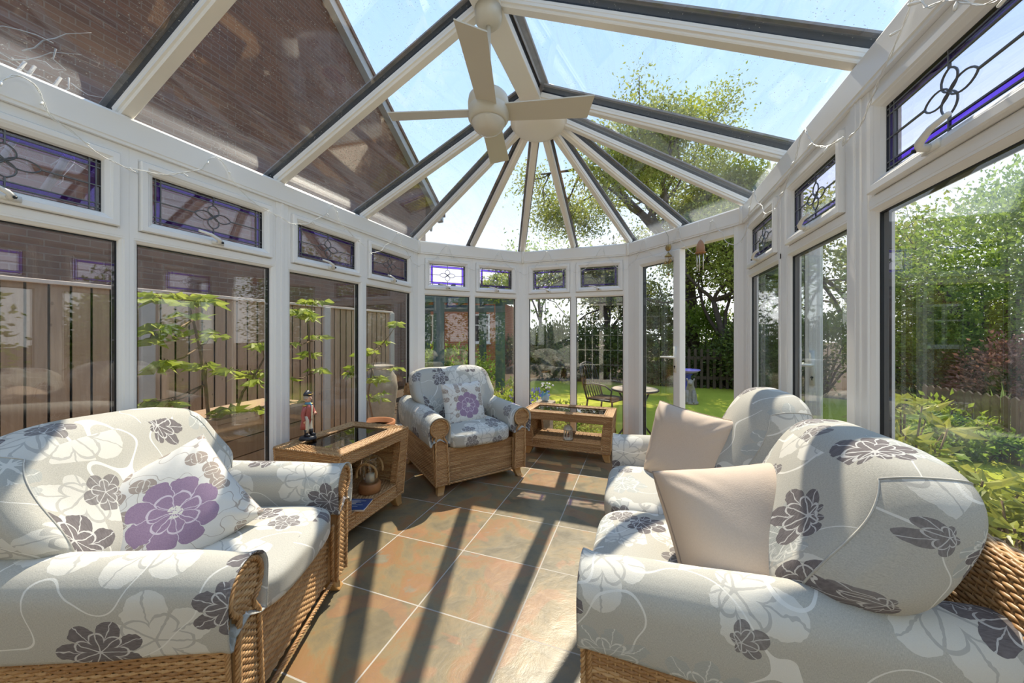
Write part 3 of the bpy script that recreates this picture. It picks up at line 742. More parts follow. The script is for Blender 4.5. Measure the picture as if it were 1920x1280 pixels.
# ================================================================== soft shapes
def wob(V, amp, seed=0., f=9.):
    V = np.asarray(V); x, y, z = V[..., 0], V[..., 1], V[..., 2]
    return amp * (np.sin(f * x + 1.7 * seed + 2.1 * np.sin(f * .7 * y + seed)) + np.sin(f * 1.3 * y + seed + 1.5 * np.sin(f * .8 * z)) + np.sin(f * 1.1 * z + 2 * seed + 1.3 * np.sin(f * x))) / 3
def rbox(lo, hi, p=5., n=28, puff=0., seed=0., wr=.004):
    """puffy rounded box (superellipsoid on a cube sphere) with UVs in metres per face direction"""
    lo, hi = np.array(lo, float), np.array(hi, float); c, h = (lo + hi) / 2, (hi - lo) / 2; mb = MB()
    g = np.linspace(-1, 1, n); A, B = np.meshgrid(g, g)
    A, B = np.sin(A * PI / 4) / math.sin(PI / 4), np.sin(B * PI / 4) / math.sin(PI / 4)
    for ax in range(3):
        for sg in (-1, 1):
            q = np.zeros((n, n, 3)); q[..., ax] = sg; q[..., (ax + 1) % 3] = A * sg; q[..., (ax + 2) % 3] = B
            k = (np.abs(q) ** p).sum(-1) ** (1 / p); s = q / k[..., None]
            V = s * h
            V[..., 2] += puff * np.sign(s[..., 2]) * (1 - np.clip(np.abs(s[..., 0]), 0, 1) ** 2) * (1 - np.clip(np.abs(s[..., 1]), 0, 1) ** 2)
            V = V + c; nn = s / np.linalg.norm(s, axis=-1, keepdims=True); V = V + nn * wob(V, wr, seed)[..., None]
            a, b = (ax + 1) % 3, (ax + 2) % 3
            uv = {0: (V[..., 1], V[..., 2] + .0), 1: (V[..., 0] + .3, V[..., 2]), 2: (V[..., 1], V[..., 0])}[ax] if True else None
            mb.add(V, gridF(n, n), np.stack([uv[0] + seed, uv[1] + seed * .7], -1))
    return mb
def pillow(size, thick, n=40, pinch=.05, wr=.006, seed=0., unit_uv=False, plump=.5):
    mb = MB(); g = np.linspace(-1, 1, n); g = np.sign(g) * (1 - (1 - np.abs(g)) ** 1.35); A, B = np.meshgrid(g, g)
    for sg in (1, -1):
        x = A * (1 - pinch * (1 - B ** 2) ** 1) * size[0] / 2; y = B * (1 - pinch * (1 - A ** 2)) * size[1] / 2
        hgt = ((1 - A ** 4).clip(0) * (1 - B ** 4).clip(0)) ** plump
        z = sg * thick / 2 * hgt
        V = np.stack([x, y, z], -1); V[..., 2] += wob(V, wr, seed + sg, 14) * hgt
        rr = np.exp(-((np.abs(A) - 1) ** 2 + (np.abs(B) - 1) ** 2) * 5)
        V[..., 2] += sg * .010 * np.sin(18 * (A * np.sign(B) - B * np.sign(A))) * rr * hgt
        uv = np.stack([A / 2, B / 2], -1) if unit_uv else np.stack([x, y], -1)
        F = gridF(n, n); F = F if sg > 0 else [f[::-1] for f in F]
        mb.add(V, F, uv)
    return mb
def weld(o, d=.0008):
    b = bmesh.new(); b.from_mesh(o.data); bmesh.ops.remove_doubles(b, verts=b.verts, dist=d); b.to_mesh(o.data); b.free()
    o.data.polygons.foreach_set('use_smooth', np.ones(len(o.data.polygons), bool)); return o

# ================================================================== wicker seating: x forward, y left
def seating(name, label, cat, group, loc, rotz, hi, nseat, seed=0.):
    root = empty(name, loc, rotz, label, cat, group)
    bo, ro = hi + .105, hi + .165                          # base and roll outer half widths
    X0, X1 = -.44, .40; AC, AZ, AR = hi + .078, .522, .088   # arm roll centre and radius
    fr = MB()
    wquad(fr, (X1 - .02, -hi - .01, .075), (X1 - .02, hi + .01, .075), (X1 - .02, hi + .01, .345), (X1 - .02, -hi - .01, .345))
    for sg in (-1, 1):
        A, B = (X1, sg * (bo - .01), .075), (X0 + .02, sg * (bo - .02), .075); C, D = (X0, sg * (bo + .035), .47), (X1, sg * (bo + .03), .47)
        if sg > 0: wquad(fr, A, B, C, D)
        else: wquad(fr, B, A, D, C)
    # back: outer face, top roll and the inner face above the cushions
    bt = .74; bo = hi + .105; bw = bo - (.05 if nseat == 1 else 0)
    wquad(fr, (X0 - .0, bo - .02, .075), (X0 - .0, -bo + .02, .075), (X0 - .10, -bw - .02, bt), (X0 - .10, bw + .02, bt))
    wquad(fr, (X0 + .06, -bo - .03, .40), (X0 + .06, bo + .03, .40), (X0 - .03, bw + .02, bt), (X0 - .03, -bw - .02, bt))
    for sg in (-1, 1):
        a, b = (X0 + .06, sg * (bo + .03), .40), (X0 - .04, sg * (bo + .03), .40); c, d = (X0 - .10, sg * (bw + .02), bt), (X0 - .03, sg * (bw + .02), bt)
        wquad(fr, a, b, c, d) if sg > 0 else wquad(fr, b, a, d, c)
    th = np.linspace(0, PI, 9)
    def roll(U, V):
        U, V = np.broadcast_arrays(np.asarray(U, float), np.asarray(V, float)); t = V * PI
        return np.stack([X0 - .065 + .036 * np.cos(t), (-bw - .02) + U * 2 * (bw + .02), bt - .002 + .03 * np.sin(t)], -1)
    weave(fr, roll, 2 * bo, .11)
    ed = fr
    for sg in (-1, 1):
        y0, y1 = sg * (hi + .0), sg * (bo)
        braid(ed, [(X1 + .004, y0, .08), (X1 + .004, y0, .345)], .0065)
        braid(ed, [(X1 + .006, y1, .075), (X1 + .006, sg * (bo + .025), .46)], .0055)
        braid(ed, [(X0 - .03, sg * (bo + .022), .42), (X0 - .10, sg * (bw + .022), bt)], .006)
    braid(ed, [(X1 + .003, -bo, .075), (X1 + .003, bo, .075)], .0065)
    for sg in (-1, 1): braid(ed, [(X1, sg * (bo - .006), .072), (X0, sg * (bo - .016), .072)], .0065)
    fr.build('wicker_frame', 'wicker', root)
    # arm fronts: waisted column opening into a scroll
    for sg in (-1, 1):
        def half(z):
            z = np.asarray(z, float)
            col0, col1 = hi + .0, bo + .002
            q = np.clip((z - .40) / .06, 0, 1); q = q * q * (3 - 2 * q)
            cz = np.clip(1 - ((z - AZ) / (AR - .018)) ** 2, 0, 1) ** .5 * (AR - .018)
            wz = np.clip((z - .075) / .30, 0, 1); c0 = col0 + .018 * wz; c1 = col1 + .004 * wz
            lo = np.where(z > AZ, AC - cz, c0 * (1 - q) + (AC - np.maximum(cz, .03)) * q)
            hi_ = np.where(z > AZ, AC + cz, c1 * (1 - q) + (AC + np.maximum(cz, .03)) * q)
            return lo, hi_
        ztop = AZ + AR - .020
        def P(U, V):
            z = .075 + np.asarray(V) * (ztop - .075); lo, h2 = half(z)
            U = np.asarray(U); y = lo + (h2 - lo) * (U if sg > 0 else 1 - U)
            return np.stack([np.full(y.shape, X1 + .022) + 0 * z, sg * y, z + 0 * y], -1)
        pn = MB(); weave(pn, P, .12, ztop - .075, stake=.016)
        zz = np.linspace(.075, ztop, 40); lo, h2 = half(zz); edge = [(X1 + .026, sg * a, z) for a, z in zip(lo, zz)] + [(X1 + .026, sg * a, z) for a, z in zip(h2[::-1], zz[::-1])]
        braid(pn, edge, .0065)
        # sides of the column
        V = [(x, sg * a, z) for x in (X1 - .03, X1 + .02) for a, z in list(zip(lo, zz)) + list(zip(h2[::-1], zz[::-1]))]
        n = 80; pn.add(V, [(i, i + 1, n + i + 1, n + i) for i in range(n - 1)], [(i * .1, ROWK[0] + .5) for i in range(2 * n)])
        pn.build('arm_front', 'wicker', root)
        # padded arm cover
        ring = [(hi - .006, .40), (hi - .008, .45), (hi - .010, .50)]
        for t in np.linspace(PI, 0, 12): ring.append((AC + (AR + .002) * math.cos(t), AZ + .012 + (AR - .004) * math.sin(t)))
        ring += [(ro + .001, .47), (ro - .003, .43), (ro - .008, .398), (ro - .020, .392), (ro - .03, .42), (AC, .44), (hi + .02, .405)]
        ring = np.array(ring); m = len(ring); ringd = []
        cen = np.array([AC, AZ - .03])
        for i in range(m):                                # resample
            pass
        L = np.concatenate([[0], np.cumsum(np.linalg.norm(np.diff(np.vstack([ring, ring[:1]]), axis=0), axis=1))]); s = np.linspace(0, L[-1], 73)[:-1]
        cl = np.vstack([ring, ring[:1]]); rs = np.stack([np.interp(s, L, cl[:, k]) for k in range(2)], 1)
        xs = [X0 - .02, X0 - .01, X0 + .02] + list(np.linspace(X0 + .06, X1 - .02, 26)) + [X1 + .01, X1 + .028, X1 + .036, X1 + .032]
        rings = []
        for k, x in enumerate(xs):
            f = {0: .90, 1: .96, 2: .99}.get(k, 1.); f = .97 if k == len(xs) - 1 else f; f = 1.025 if k in (len(xs) - 2, len(xs) - 3) else f
            q = cen + (rs - cen) * f
            t = (x - X0) / (X1 - X0); lift = .045 * max(0, 1 - t / .9) ** 1.6 - .012 * math.exp(-((t - 1.0) / .12) ** 2)
            q = q + np.array([0, 1]) * lift * np.clip((q[:, 1:] - .36) / .15, .25, 1)
            V = np.stack([np.full(len(q), x), sg * q[:, 0], q[:, 1]], 1)
            dirv = (q - cen); dirv /= np.linalg.norm(dirv, axis=1)[:, None]; wv = wob(V, .0045, seed + sg, 11)
            V[:, 1] += sg * dirv[:, 0] * wv; V[:, 2] += dirv[:, 1] * wv
            rings.append(V if sg > 0 else V)
        # hollow front: inner lip running back behind the scroll
        q = cen + (rs - cen) * .86; rings.append(np.stack([np.full(len(q), X1 + .022), sg * q[:, 0], q[:, 1]], 1))
        q = cen + (rs - cen) * .84; rings.append(np.stack([np.full(len(q), X1 + .006), sg * q[:, 0], q[:, 1]], 1))
        cv = MB().loft(rings); cv.U[-1] = cv.U[-1] + np.array([seed * 1.3 + (2.2 if sg > 0 else .4), seed])
        cv.build('arm_cover', 'fabric', root, recalc=True)
    # seat and back cushions
    wseat = 2 * hi / nseat; ext = .105 if nseat == 1 else .08; ext2 = .105 if nseat == 1 else .158
    for i in range(nseat):
        y0 = -hi + i * wseat; y1 = y0 + wseat
        so = rbox((-.26, y0 + .002, .325), (X1 + .045, y1 - .002, .468), 5., 34, .022, seed + i * 1.7, .006).build('seat_cushion', 'fabric', root); weld(so)
        # back cushion: plump box, leaning, rounder at the top
        yy0, yy1 = y0 - (ext if i == 0 else -.004), y1 + (ext2 if i == nseat - 1 else -.004)
        hz_ = .245 if nseat == 1 else .262; tk = .118 if nseat == 1 else .132; cb = rbox((-tk, yy0, -hz_), (tk, yy1, hz_), 3.3 if nseat > 1 else 4.0, 40, 0, seed + i * 1.37, .008); xc, zc = -.245, .45 + hz_
        def bend(V):
            V = V.copy(); z = V[:, 2]; t = np.clip((z + hz_) / (2 * hz_), 0, 1)
            if nseat > 1:
                s = np.clip(np.abs(V[:, 1] - (yy0 + yy1) / 2) / ((yy1 - yy0) / 2), 0, 1); V[:, 0] = -tk + (V[:, 0] + tk) * (1.06 - .52 * s ** 2.6)
            V[:, 0] = V[:, 0] * (1.04 - .16 * t ** 3) + xc - .085 * (z / .245) + .030 * np.exp(-((z + .10) / .12) ** 2) * (V[:, 0] > 0)
            V[:, 2] = z * (1 + .03 * np.sin(5 * V[:, 1] + 1 + seed)) + zc
            q = np.clip((np.abs(V[:, 1]) - hi + .03) / .11, 0, 1); V[:, 2] += .135 * q * q * (3 - 2 * q) * (1 - t) ** 1.3; return V
        cb.V = [bend(V) for V in cb.V]
        bo_ = weld(cb.build('back_cushion', 'fabric', root))
        for k in (2, 3):                                   # piped edges of the end gussets
            G = cb.V[k].reshape(40, 40, 3); q = np.vstack([G[0, :-1], G[:-1, -1], G[-1, :0:-1], G[:0:-1, 0], G[:1, 0]])
            MB().tube(q, .0028, 5, False).build('seam', 'fabric', bo_)
    for sx in (-1, 1):
        for sg in (-1, 1):
            ft = MB(); y = sg * (bo - .055); x = X1 - .035 if sx > 0 else X0 + .06; V = []
            for z, f, w2 in ((.082, 0, .032), (.05, .006, .030), (.02, .018, .027), (0, .032, .026)):
                for dx, dy in ((-1, -1), (1, -1), (1, 1), (-1, 1)): V.append((x + dx * w2 + sx * f, y + dy * w2 + sg * f * .6, z))
            F = [(i * 4 + j, i * 4 + (j + 1) % 4, i * 4 + 4 + (j + 1) % 4, i * 4 + 4 + j) for i in range(3) for j in range(4)] + [(0, 1, 2, 3), (12, 13, 14, 15)]
            ft.add(V, F).build('foot', 'foot', root, smooth=False, bevel=.006, recalc=True)
    return root
def place(front, ang, off):                                # base centre from the centre of its front
    return (front[0] - math.cos(ang) * off, front[1] - math.sin(ang) * off, 0)
A1, A2 = math.radians(25), math.radians(-38)
seating('armchair', 'wicker armchair with grey floral covers in the left foreground, cut by the photo edge', 'armchair', 'wicker armchairs', place((-1.235, 1.04), A1, .42), A1, .292, 1, 1.)
seating('armchair', 'wicker armchair with grey floral covers standing in the bay corner between two wicker tables', 'armchair', 'wicker armchairs', place((-1.235, 2.70), A2, .40), A2, .302, 1, 4.3)
seating('sofa', 'wicker two-seat sofa with pale grey floral cushions along the right windows', 'sofa', None, (.275, 1.715, 0), PI, .585, 2, 2.6)

# ------------------------------------------------------------------ scatter cushions
def put(o, c, nrm, up):
    n = Vector(nrm).normalized(); u = Vector(up); u = (u - n * u.dot(n)).normalized(); r = u.cross(n)
    o.matrix_world = Matrix(((r.x, u.x, n.x, c[0]), (r.y, u.y, n.y, c[1]), (r.z, u.z, n.z, c[2]), (0, 0, 0, 1)))
def cushion(name, label, mat, size, th, c, nrm, up, seed, piped, unit, plump=.5):
    root = empty(name, label=label, cat='cushion'); put(root, c, nrm, up)
    o = pillow(size, th, 48, .05, .007 if unit else .011, seed, unit, plump).build('cushion_cover', mat, root); weld(o)
    g = np.linspace(-1, 1, 24); e = []
    for a, b in [(g, -1 + 0 * g), (1 + 0 * g, g), (-g, 1 + 0 * g), (-1 + 0 * g, -g)]:
        e += [(x * (1 - .05 * (1 - y * y)) * size[0] / 2, y * (1 - .05 * (1 - x * x)) * size[1] / 2, 0) for x, y in zip(a[:-1], b[:-1])]
    e.append(e[0]); MB().tube(e, .0032 if piped else .002, 6, False).build('seam', 'seam' if piped else mat, root)
    return root
cushion('cushion', 'square white cushion with one big lilac flower on the foreground armchair', 'peony', (.43, .41), .15, (-1.61, .788, .60), (.74, -.42, .52), (-.10, -.42, 1), 1.2, False, True)
cushion('cushion', 'square white cushion with a purple flower and brown leaves on the far armchair', 'peony', (.40, .39), .13, (-1.50, 2.88, .625), (.80, -.55, .30), (-.3, .2, 1), 3.2, False, True)
cushion('cushion', 'plain beige square cushion propped at the far end of the sofa', 'linen', (.46, .42), .17, (.235, 2.07, .645), (-.66, -.72, .25), (.10, .02, 1), 2.2, True, False)
cushion('cushion', 'plump beige cushion lying at the near end of the sofa seat', 'linen', (.50, .44), .30, (.335, 1.335, .60), (.22, -.80, .55), (-.20, .3, 1), 5.2, True, False, .42)

# ------------------------------------------------------------------ wicker tables: x across the open front, y depth
def wicker_table(label, loc, rotz, wx, wy, h):
    root = empty('wicker_table', loc, rotz, label, 'table', 'glass-topped wicker tables')
    a, b = wx / 2, wy / 2; fr = MB(); rim = .085; leg = .085; zl = .085; fl = .025
    # top border (four woven rails) and apron
    wquad(fr, (-a, -b, h), (a, -b, h), (a - rim, -b + rim, h), (-a + rim, -b + rim, h))
    wquad(fr, (a, b, h), (-a, b, h), (-a + rim, b - rim, h), (a - rim, b - rim, h))
    wquad(fr, (a, -b, h), (a, b, h), (a - rim, b - rim, h), (a - rim, -b + rim, h))
    wquad(fr, (-a, b, h), (-a, -b, h), (-a + rim, -b + rim, h), (-a + rim, b - rim, h))
    ap = .075
    for sg in (-1, 1):
        A, B, C, D = (-a + leg * .8, sg * b, h - ap), (a - leg * .8, sg * b, h - ap), (a, sg * b, h), (-a, sg * b, h)
        wquad(fr, *((A, B, C, D) if sg < 0 else (B, A, D, C)))
        A, B, C, D = (-a + rim, sg * (b - rim), h - ap), (a - rim, sg * (b - rim), h - ap), (a - rim, sg * (b - rim), h), (-a + rim, sg * (b - rim), h)
        wquad(fr, *((B, A, D, C) if sg < 0 else (A, B, C, D)), row=.012)
    wquad(fr, (a - rim, b - rim, h - ap), (-a + rim, b - rim, h - ap), (-a + rim, -b + rim, h - ap), (a - rim, -b + rim, h - ap), row=.012, back=False) if False else None
    zs = .17
    for sg in (-1, 1):                                      # closed ends
        A, B, C, D = (sg * (a - fl), -b + fl, zl), (sg * (a - fl), b - fl, zl), (sg * a, b, h), (sg * a, -b, h)
        wquad(fr, *((A, B, C, D) if sg > 0 else (B, A, D, C)))
        A, B, C, D = (sg * (a - fl - .03), -b + fl, zs), (sg * (a - fl - .03), b - fl, zs), (sg * (a - .04), b - .01, h - .01), (sg * (a - .04), -b + .01, h - .01)
        wquad(fr, *((B, A, D, C) if sg > 0 else (A, B, C, D)), row=.011)
        for s2 in (-1, 1):                                  # leg faces on the open sides
            A, B, C, D = (sg * (a - fl), s2 * (b - fl), zl), (sg * (a - fl - leg), s2 * (b - fl), zl), (sg * (a - leg), s2 * b, h - .01), (sg * a, s2 * b, h - .01)
            wquad(fr, *((A, B, C, D) if sg * s2 > 0 else (B, A, D, C)), stake=.018)
            A, B, C, D = (sg * (a - fl - leg), s2 * (b - fl), zs), (sg * (a - fl - leg), s2 * (b - fl - .05), zs), (sg * (a - leg), s2 * (b - .05), h - ap), (sg * (a - leg), s2 * b, h - ap)
            wquad(fr, *((A, B, C, D) if sg * s2 > 0 else (B, A, D, C)), stake=.018)
    sh = MB()
    wquad(sh, (-a + fl + .01, -b + fl, zs), (a - fl - .01, -b + fl, zs), (a - fl - .01, b - fl, zs), (-a + fl + .01, b - fl, zs))
    for sg in (-1, 1):
        A, B, C, D = (-a + fl + leg, sg * (b - fl), zl), (a - fl - leg, sg * (b - fl), zl), (a - fl - leg, sg * (b - fl), zs), (-a + fl + leg, sg * (b - fl), zs)
        wquad(sh, *((A, B, C, D) if sg < 0 else (B, A, D, C)))
    sh.build('shelf', 'wicker', root)
    ed = fr
    braid(ed, [(-a, -b, h), (a, -b, h), (a, b, h), (-a, b, h), (-a, -b, h)], .006)
    braid(ed, [(-a + rim, -b + rim, h), (a - rim, -b + rim, h), (a - rim, b - rim, h), (-a + rim, b - rim, h), (-a + rim, -b + rim, h)], .0055)
    for sx in (-1, 1):
        for sy in (-1, 1): braid(ed, [(sx * (a - fl), sy * (b - fl), zl), (sx * a, sy * b, h)], .005); braid(ed, [(sx * (a - fl - leg), sy * (b - fl), zs), (sx * (a - leg), sy * b, h - ap)], .0045)
    braid(ed, [(-a + fl, -b + fl, zs), (a - fl, -b + fl, zs)], .0055); braid(ed, [(-a + fl, -b + fl, zl), (a - fl, -b + fl, zl)], .0055)
    fr.build('wicker_frame', 'wicker', root)
    MB().box((-a + rim + .001, -b + rim + .001, h - .012), (a - rim - .001, b - rim - .001, h - .004)).build('glass_top', 'tint_glass', root, smooth=False)
    for sx in (-1, 1):
        for sy in (-1, 1):
            V = []; x, y = sx * (a - fl - .045), sy * (b - fl - .04)
            for z, f, w2 in ((.09, 0, .036), (.05, .004, .033), (.02, .012, .028), (0, .022, .026)):
                for dx, dy in ((-1, -1), (1, -1), (1, 1), (-1, 1)): V.append((x + dx * w2 + sx * f, y + dy * w2 + sy * f * .5, z))
            F = [(i * 4 + j, i * 4 + (j + 1) % 4, i * 4 + 4 + (j + 1) % 4, i * 4 + 4 + j) for i in range(3) for j in range(4)] + [(0, 1, 2, 3), (12, 13, 14, 15)]
            MB().add(V, F).build('foot', 'foot', root, smooth=False, bevel=.006, recalc=True)
    return root
wicker_table('wicker side table with smoked glass top between the two armchairs', (-1.862, 1.885, 0), PI / 2 + math.radians(2), .66, .50, .56)
wicker_table('low wicker coffee table with glass top by the bay windows beside the far armchair', (-.70, 3.765, 0), math.radians(-1), .92, .46, .45)

# ------------------------------------------------------------------ objects on the tables
def statuette(loc, rz):
    r = empty('statuette', loc, rz, 'painted naval officer statuette in red coat and black hat on the side table', 'figurine')
    MB().lathe([(.052, 0), (.054, .006), (.050, .016), (.044, .022), (.02, .024)], 20, sx=1.0, sy=.85).build('base', 'navy', r)
    lg = MB()
    for s in (-1, 1):
        lg.tube([(.012 if s > 0 else 0, s * .016, .045), (.006, s * .016, .075), (0, s * .015, .125), (-.002, s * .013, .155)], [.0115, .013, .0165, .019], 12)
    lg.build('breeches', 'cloth_cream', r)
    bt = MB()
    for s in (-1, 1):
        x = .012 if s > 0 else 0
        bt.tube([(x, s * .016, .022), (x, s * .016, .05), (x, s * .016, .066)], [.012, .012, .0145], 12); bt.tube([(x - .008, s * .016, .030), (x + .012, s * .018, .030), (x + .028, s * .020, .028)], [.011, .0115, .006], 10)
    bt.build('boots', 'navy', r)
    ct = MB(); rg = []
    for z, rx, ry, dx in ((.07, .026, .040, -.018), (.10, .027, .038, -.014), (.13, .027, .034, -.008), (.155, .026, .030, -.002), (.18, .027, .031, 0), (.205, .027, .033, 0), (.222, .022, .030, 0), (.233, .012, .016, 0)):
        rg.append([(dx + rx * math.cos(t), ry * math.sin(t), z) for t in np.linspace(0, 2 * PI, 24, endpoint=False)])
    ct.loft(rg)
    ct.tube([(0, .030, .222), (.002, .044, .195), (.012, .047, .170), (.030, .036, .160), (.036, .020, .166)], [.012, .0125, .011, .009, .0085], 10)
    ct.tube([(0, -.030, .222), (0, -.045, .195), (-.004, -.050, .165), (.002, -.048, .138), (.006, -.046, .128)], [.012, .0125, .011, .009, .0085], 10)
    co_ = ct.build('coat', 'coat', r)
    MB().box((.024, -.006, .13), (.0295, .006, .222)).build('waistcoat', 'cloth_cream', co_, bevel=.002)
    gb = MB()
    for s in (-1, 1):
        MB().lathe([(.014, -.003), (.013, .003), (.006, .006)], 12, (0, s * .033, .226)).build('epaulette', 'gold', co_)
        for z in (.14, .16, .18, .20): gb.lathe([(.0025, -.001), (.0025, .002)], 8, (.0268, s * .011, z))
    gb.build('buttons', 'gold', co_)
    MB().lathe([(.016, .222), (.019, .230), (.017, .240), (.012, .245)], 16).tube([(.014, 0, .236), (.020, .002, .222), (.024, -.002, .208)], [.006, .007, .004], 8).build('scarf', 'scarf', r)
    hd = MB(); hd.lathe([(.006, .238), (.014, .244), (.0195, .255), (.0205, .268), (.019, .280), (.012, .290), (.003, .294)], 20, sx=1.05, sy=.92)
    hd.tube([(.019, 0, .272), (.0265, 0, .264), (.0195, 0, .261)], [.003, .0042, .003], 8)
    for s in (-1, 1): hd.tube([(0, s * .018, .272), (.002, s * .0215, .266), (0, s * .018, .260)], .0035, 6)
    MB().tube([(.030, .034, .168), (.036, .018, .166), (.040, .008, .170)], [.007, .0075, .005], 8).build('hand', 'skin', co_); MB().tube([(.005, -.046, .130), (.007, -.046, .122), (.008, -.046, .112)], [.007, .0075, .005], 8).build('hand', 'skin', co_)
    h = hd.build('head', 'skin', r)
    ey = MB()
    for s in (-1, 1): ey.lathe([(.0022, -.001), (.0022, .001)], 8, (.0195, s * .007, .271))
    ey.tube([(.0195, -.006, .2535), (.0205, 0, .2525), (.0195, .006, .2535)], .0012, 6); ey.build('face_paint', 'navy', h)
    MB().lathe([(.0205, .262), (.0222, .272), (.021, .284), (.012, .293)], 16, (-.004, 0, 0)).build('hair', 'hair', h)
    ht = MB(); g = []
    for k, (z, f) in enumerate(((.280, .8), (.284, 1.), (.290, 1.02), (.300, .85), (.312, .62), (.320, .30))):
        g.append([(-.002 + .022 * f * math.cos(t), .034 * f * math.sin(t) * (1 if k < 3 else .9), z + .010 * math.sin(t) ** 2 * (k < 4)) for t in np.linspace(0, 2 * PI, 24, endpoint=False)])
    ht.loft(g); ho = ht.build('hat', 'navy', r)
    MB().tube([(.019, -.026, .297), (.021, 0, .291), (.019, .026, .297)], .0018, 6).build('hat_braid', 'gold', ho)
    return r
statuette((-2.045, 1.735, .5645), math.radians(18))

def lantern(loc):
    r = empty('hurricane_lantern', loc, .4, 'glass hurricane lantern with wooden base and rope handle on the side table shelf', 'lantern')
    MB().lathe([(.066, 0), (.072, .006), (.072, .060), (.066, .066), (.058, .066)], 32).build('wooden_base', 'lamp_wood', r)
    MB().lathe([(.056, .062), (.061, .09), (.064, .14), (.060, .19), (.052, .225), (.056, .236), (.054, .236), (.050, .225), (.058, .19), (.062, .14), (.059, .09), (.054, .064)], 32).build('glass_chimney', 'clear_glass', r)
    MB().lathe([(.03, .066), (.03, .12), (.004, .122)], 20).build('candle', 'cloth_cream', r)
    for s in (-1, 1):
        pts = [(.066 * math.cos(a), s * (.064 + .016 * math.sin(a) ** 2), .14 + .075 * math.sin(a)) for a in np.linspace(-.3, PI + .3, 26)]
        m = MB(); braid(m, pts, .0065, .03); m.build('rope_handle', 'rope', r)
    return r
lantern((-1.745, 1.965, .1725))
bk = empty('booklet', (-1.70, 1.76, .1725), .35, 'thin blue booklet lying on the side table shelf', 'book')
MB().box((-.10, -.07, 0), (.10, .07, .010)).build('pages', 'paper', bk, smooth=False)
MB().box((-.102, -.072, .0101), (.102, .072, .012)).build('cover', 'blue_book', bk, smooth=False)
pr = MB()
for k in range(6): pr.box((-.07, -.05 + k * .018, .0121), (.02 + .05 * ((k * 7) % 3) / 2, -.046 + k * .018, .0125))
pr.build('printed_lines', 'paper', bk, smooth=False)

def small_lantern(loc):
    r = empty('candle_lantern', loc, .3, 'small cream candle lantern with arched openings on the coffee table shelf', 'lantern')
    b = MB().lathe([(.048, 0), (.052, .004), (.050, .014), (.044, .016)], 8); b.build('base', 'cream_paint', r, smooth=False)
    ps = MB()
    for k in range(8):
        a = (k + .5) * PI / 4; ps.tube([(.043 * math.cos(a), .043 * math.sin(a), .014), (.041 * math.cos(a), .041 * math.sin(a), .105)], .0045, 6)
        a2 = a + PI / 4
        ps.add([(.043 * math.cos(t), .043 * math.sin(t), z) for t, z in ((a, .016), (a2, .016), (a2, .032), (a, .032))], [(0, 1, 2, 3)])
        ps.add([(.042 * math.cos(t), .042 * math.sin(t), z) for t, z in ((a, .090), (a2, .090), (a2, .106), (a, .106))], [(0, 1, 2, 3)])
    ps.build('cage', 'cream_paint', r, smooth=False)
    MB().lathe([(.052, .104), (.050, .110), (.036, .132), (.018, .142), (.012, .150), (.014, .154), (.003, .158)], 16).build('lid', 'cream_paint', r)
    MB().tube([(.016 * math.cos(t), 0, .168 + .016 * math.sin(t)) for t in np.linspace(0, 2 * PI, 18)], .0022, 6, False).build('ring', 'cream_paint', r)
    MB().lathe([(.02, .014), (.02, .05), (.003, .052)], 14).build('candle', 'copper', r)
lp = atz(1065, 823, .1725); small_lantern((lp[0], lp[1], .1725))

# ------------------------------------------------------------------ wind chimes and fairy lights
def strand(mb, a, b, r=.0012): mb.tube([a, ((a[0] + b[0]) / 2, (a[1] + b[1]) / 2, (a[2] + b[2]) / 2), b], r, 5)
cpos = wpt('bay_right', .662, .055, 0)
c1 = empty('wind_chime', (cpos.x, cpos.y, 2.215), math.radians(-50), 'brass bell wind chime on a cord left of the open doorway', 'wind chime')
m = MB(); strand(m, (0, -.035, 0), (0, 0, -.05)); strand(m, (0, 0, -.05), (0, 0, -.46)); m.build('cord', 'bark', c1)
MB().lathe([(.002, -.008), (.030, -.007), (.033, 0), (.030, .007), (.002, .008)], 20, (0, 0, -.155), Matrix.Rotation(PI / 2, 4, 'X')).build('disc', 'brass', c1)
MB().lathe([(.034, -.238), (.030, -.232), (.012, -.212), (.003, -.198)], 16).build('cone', 'brass', c1)
for k in range(3):
    a = k * 2.1; bx, by = .024 * math.cos(a), .024 * math.sin(a)
    MB().lathe([(.014, -.292), (.012, -.280), (.010, -.268), (.003, -.262)], 12, (bx, by, -.008 * k)).tube([(bx, by, -.262 - .008 * k), (bx * .8, by * .8, -.235)], .001, 5).build('bell', 'brass', c1)
MB().lathe([(.002, -.004), (.013, -.003), (.013, .003), (.002, .004)], 14, (0, 0, -.40), Matrix.Rotation(PI / 2, 4, 'X')).build('striker', 'brass', c1)
cpos = wpt('bay_right', .335, .05, 0)
c2 = empty('wind_chime', (cpos.x, cpos.y, 2.215), math.radians(-45), 'little copper house wind chime with silver tubes in the open doorway', 'wind chime')
m = MB(); strand(m, (0, -.03, -.01), (0, 0, -.16)); m.build('cord', 'white_plastic', c2)
MB().lathe([(.032, -.262), (.034, -.258), (.034, -.225), (.026, -.195), (.014, -.172), (.003, -.158)], 14).build('house_body', 'copper', c2)
MB().lathe([(.040, -.275), (.042, -.270), (.040, -.262), (.01, -.262)], 14).build('house_floor', 'lamp_wood', c2)
for k in range(5):
    a = k * 2 * PI / 5; MB().tube([(.026 * math.cos(a), .026 * math.sin(a), -.275), (.026 * math.cos(a), .026 * math.sin(a), -.40 - .012 * (k % 3))], .0042, 8).build('chime_tube', 'silver', c2)

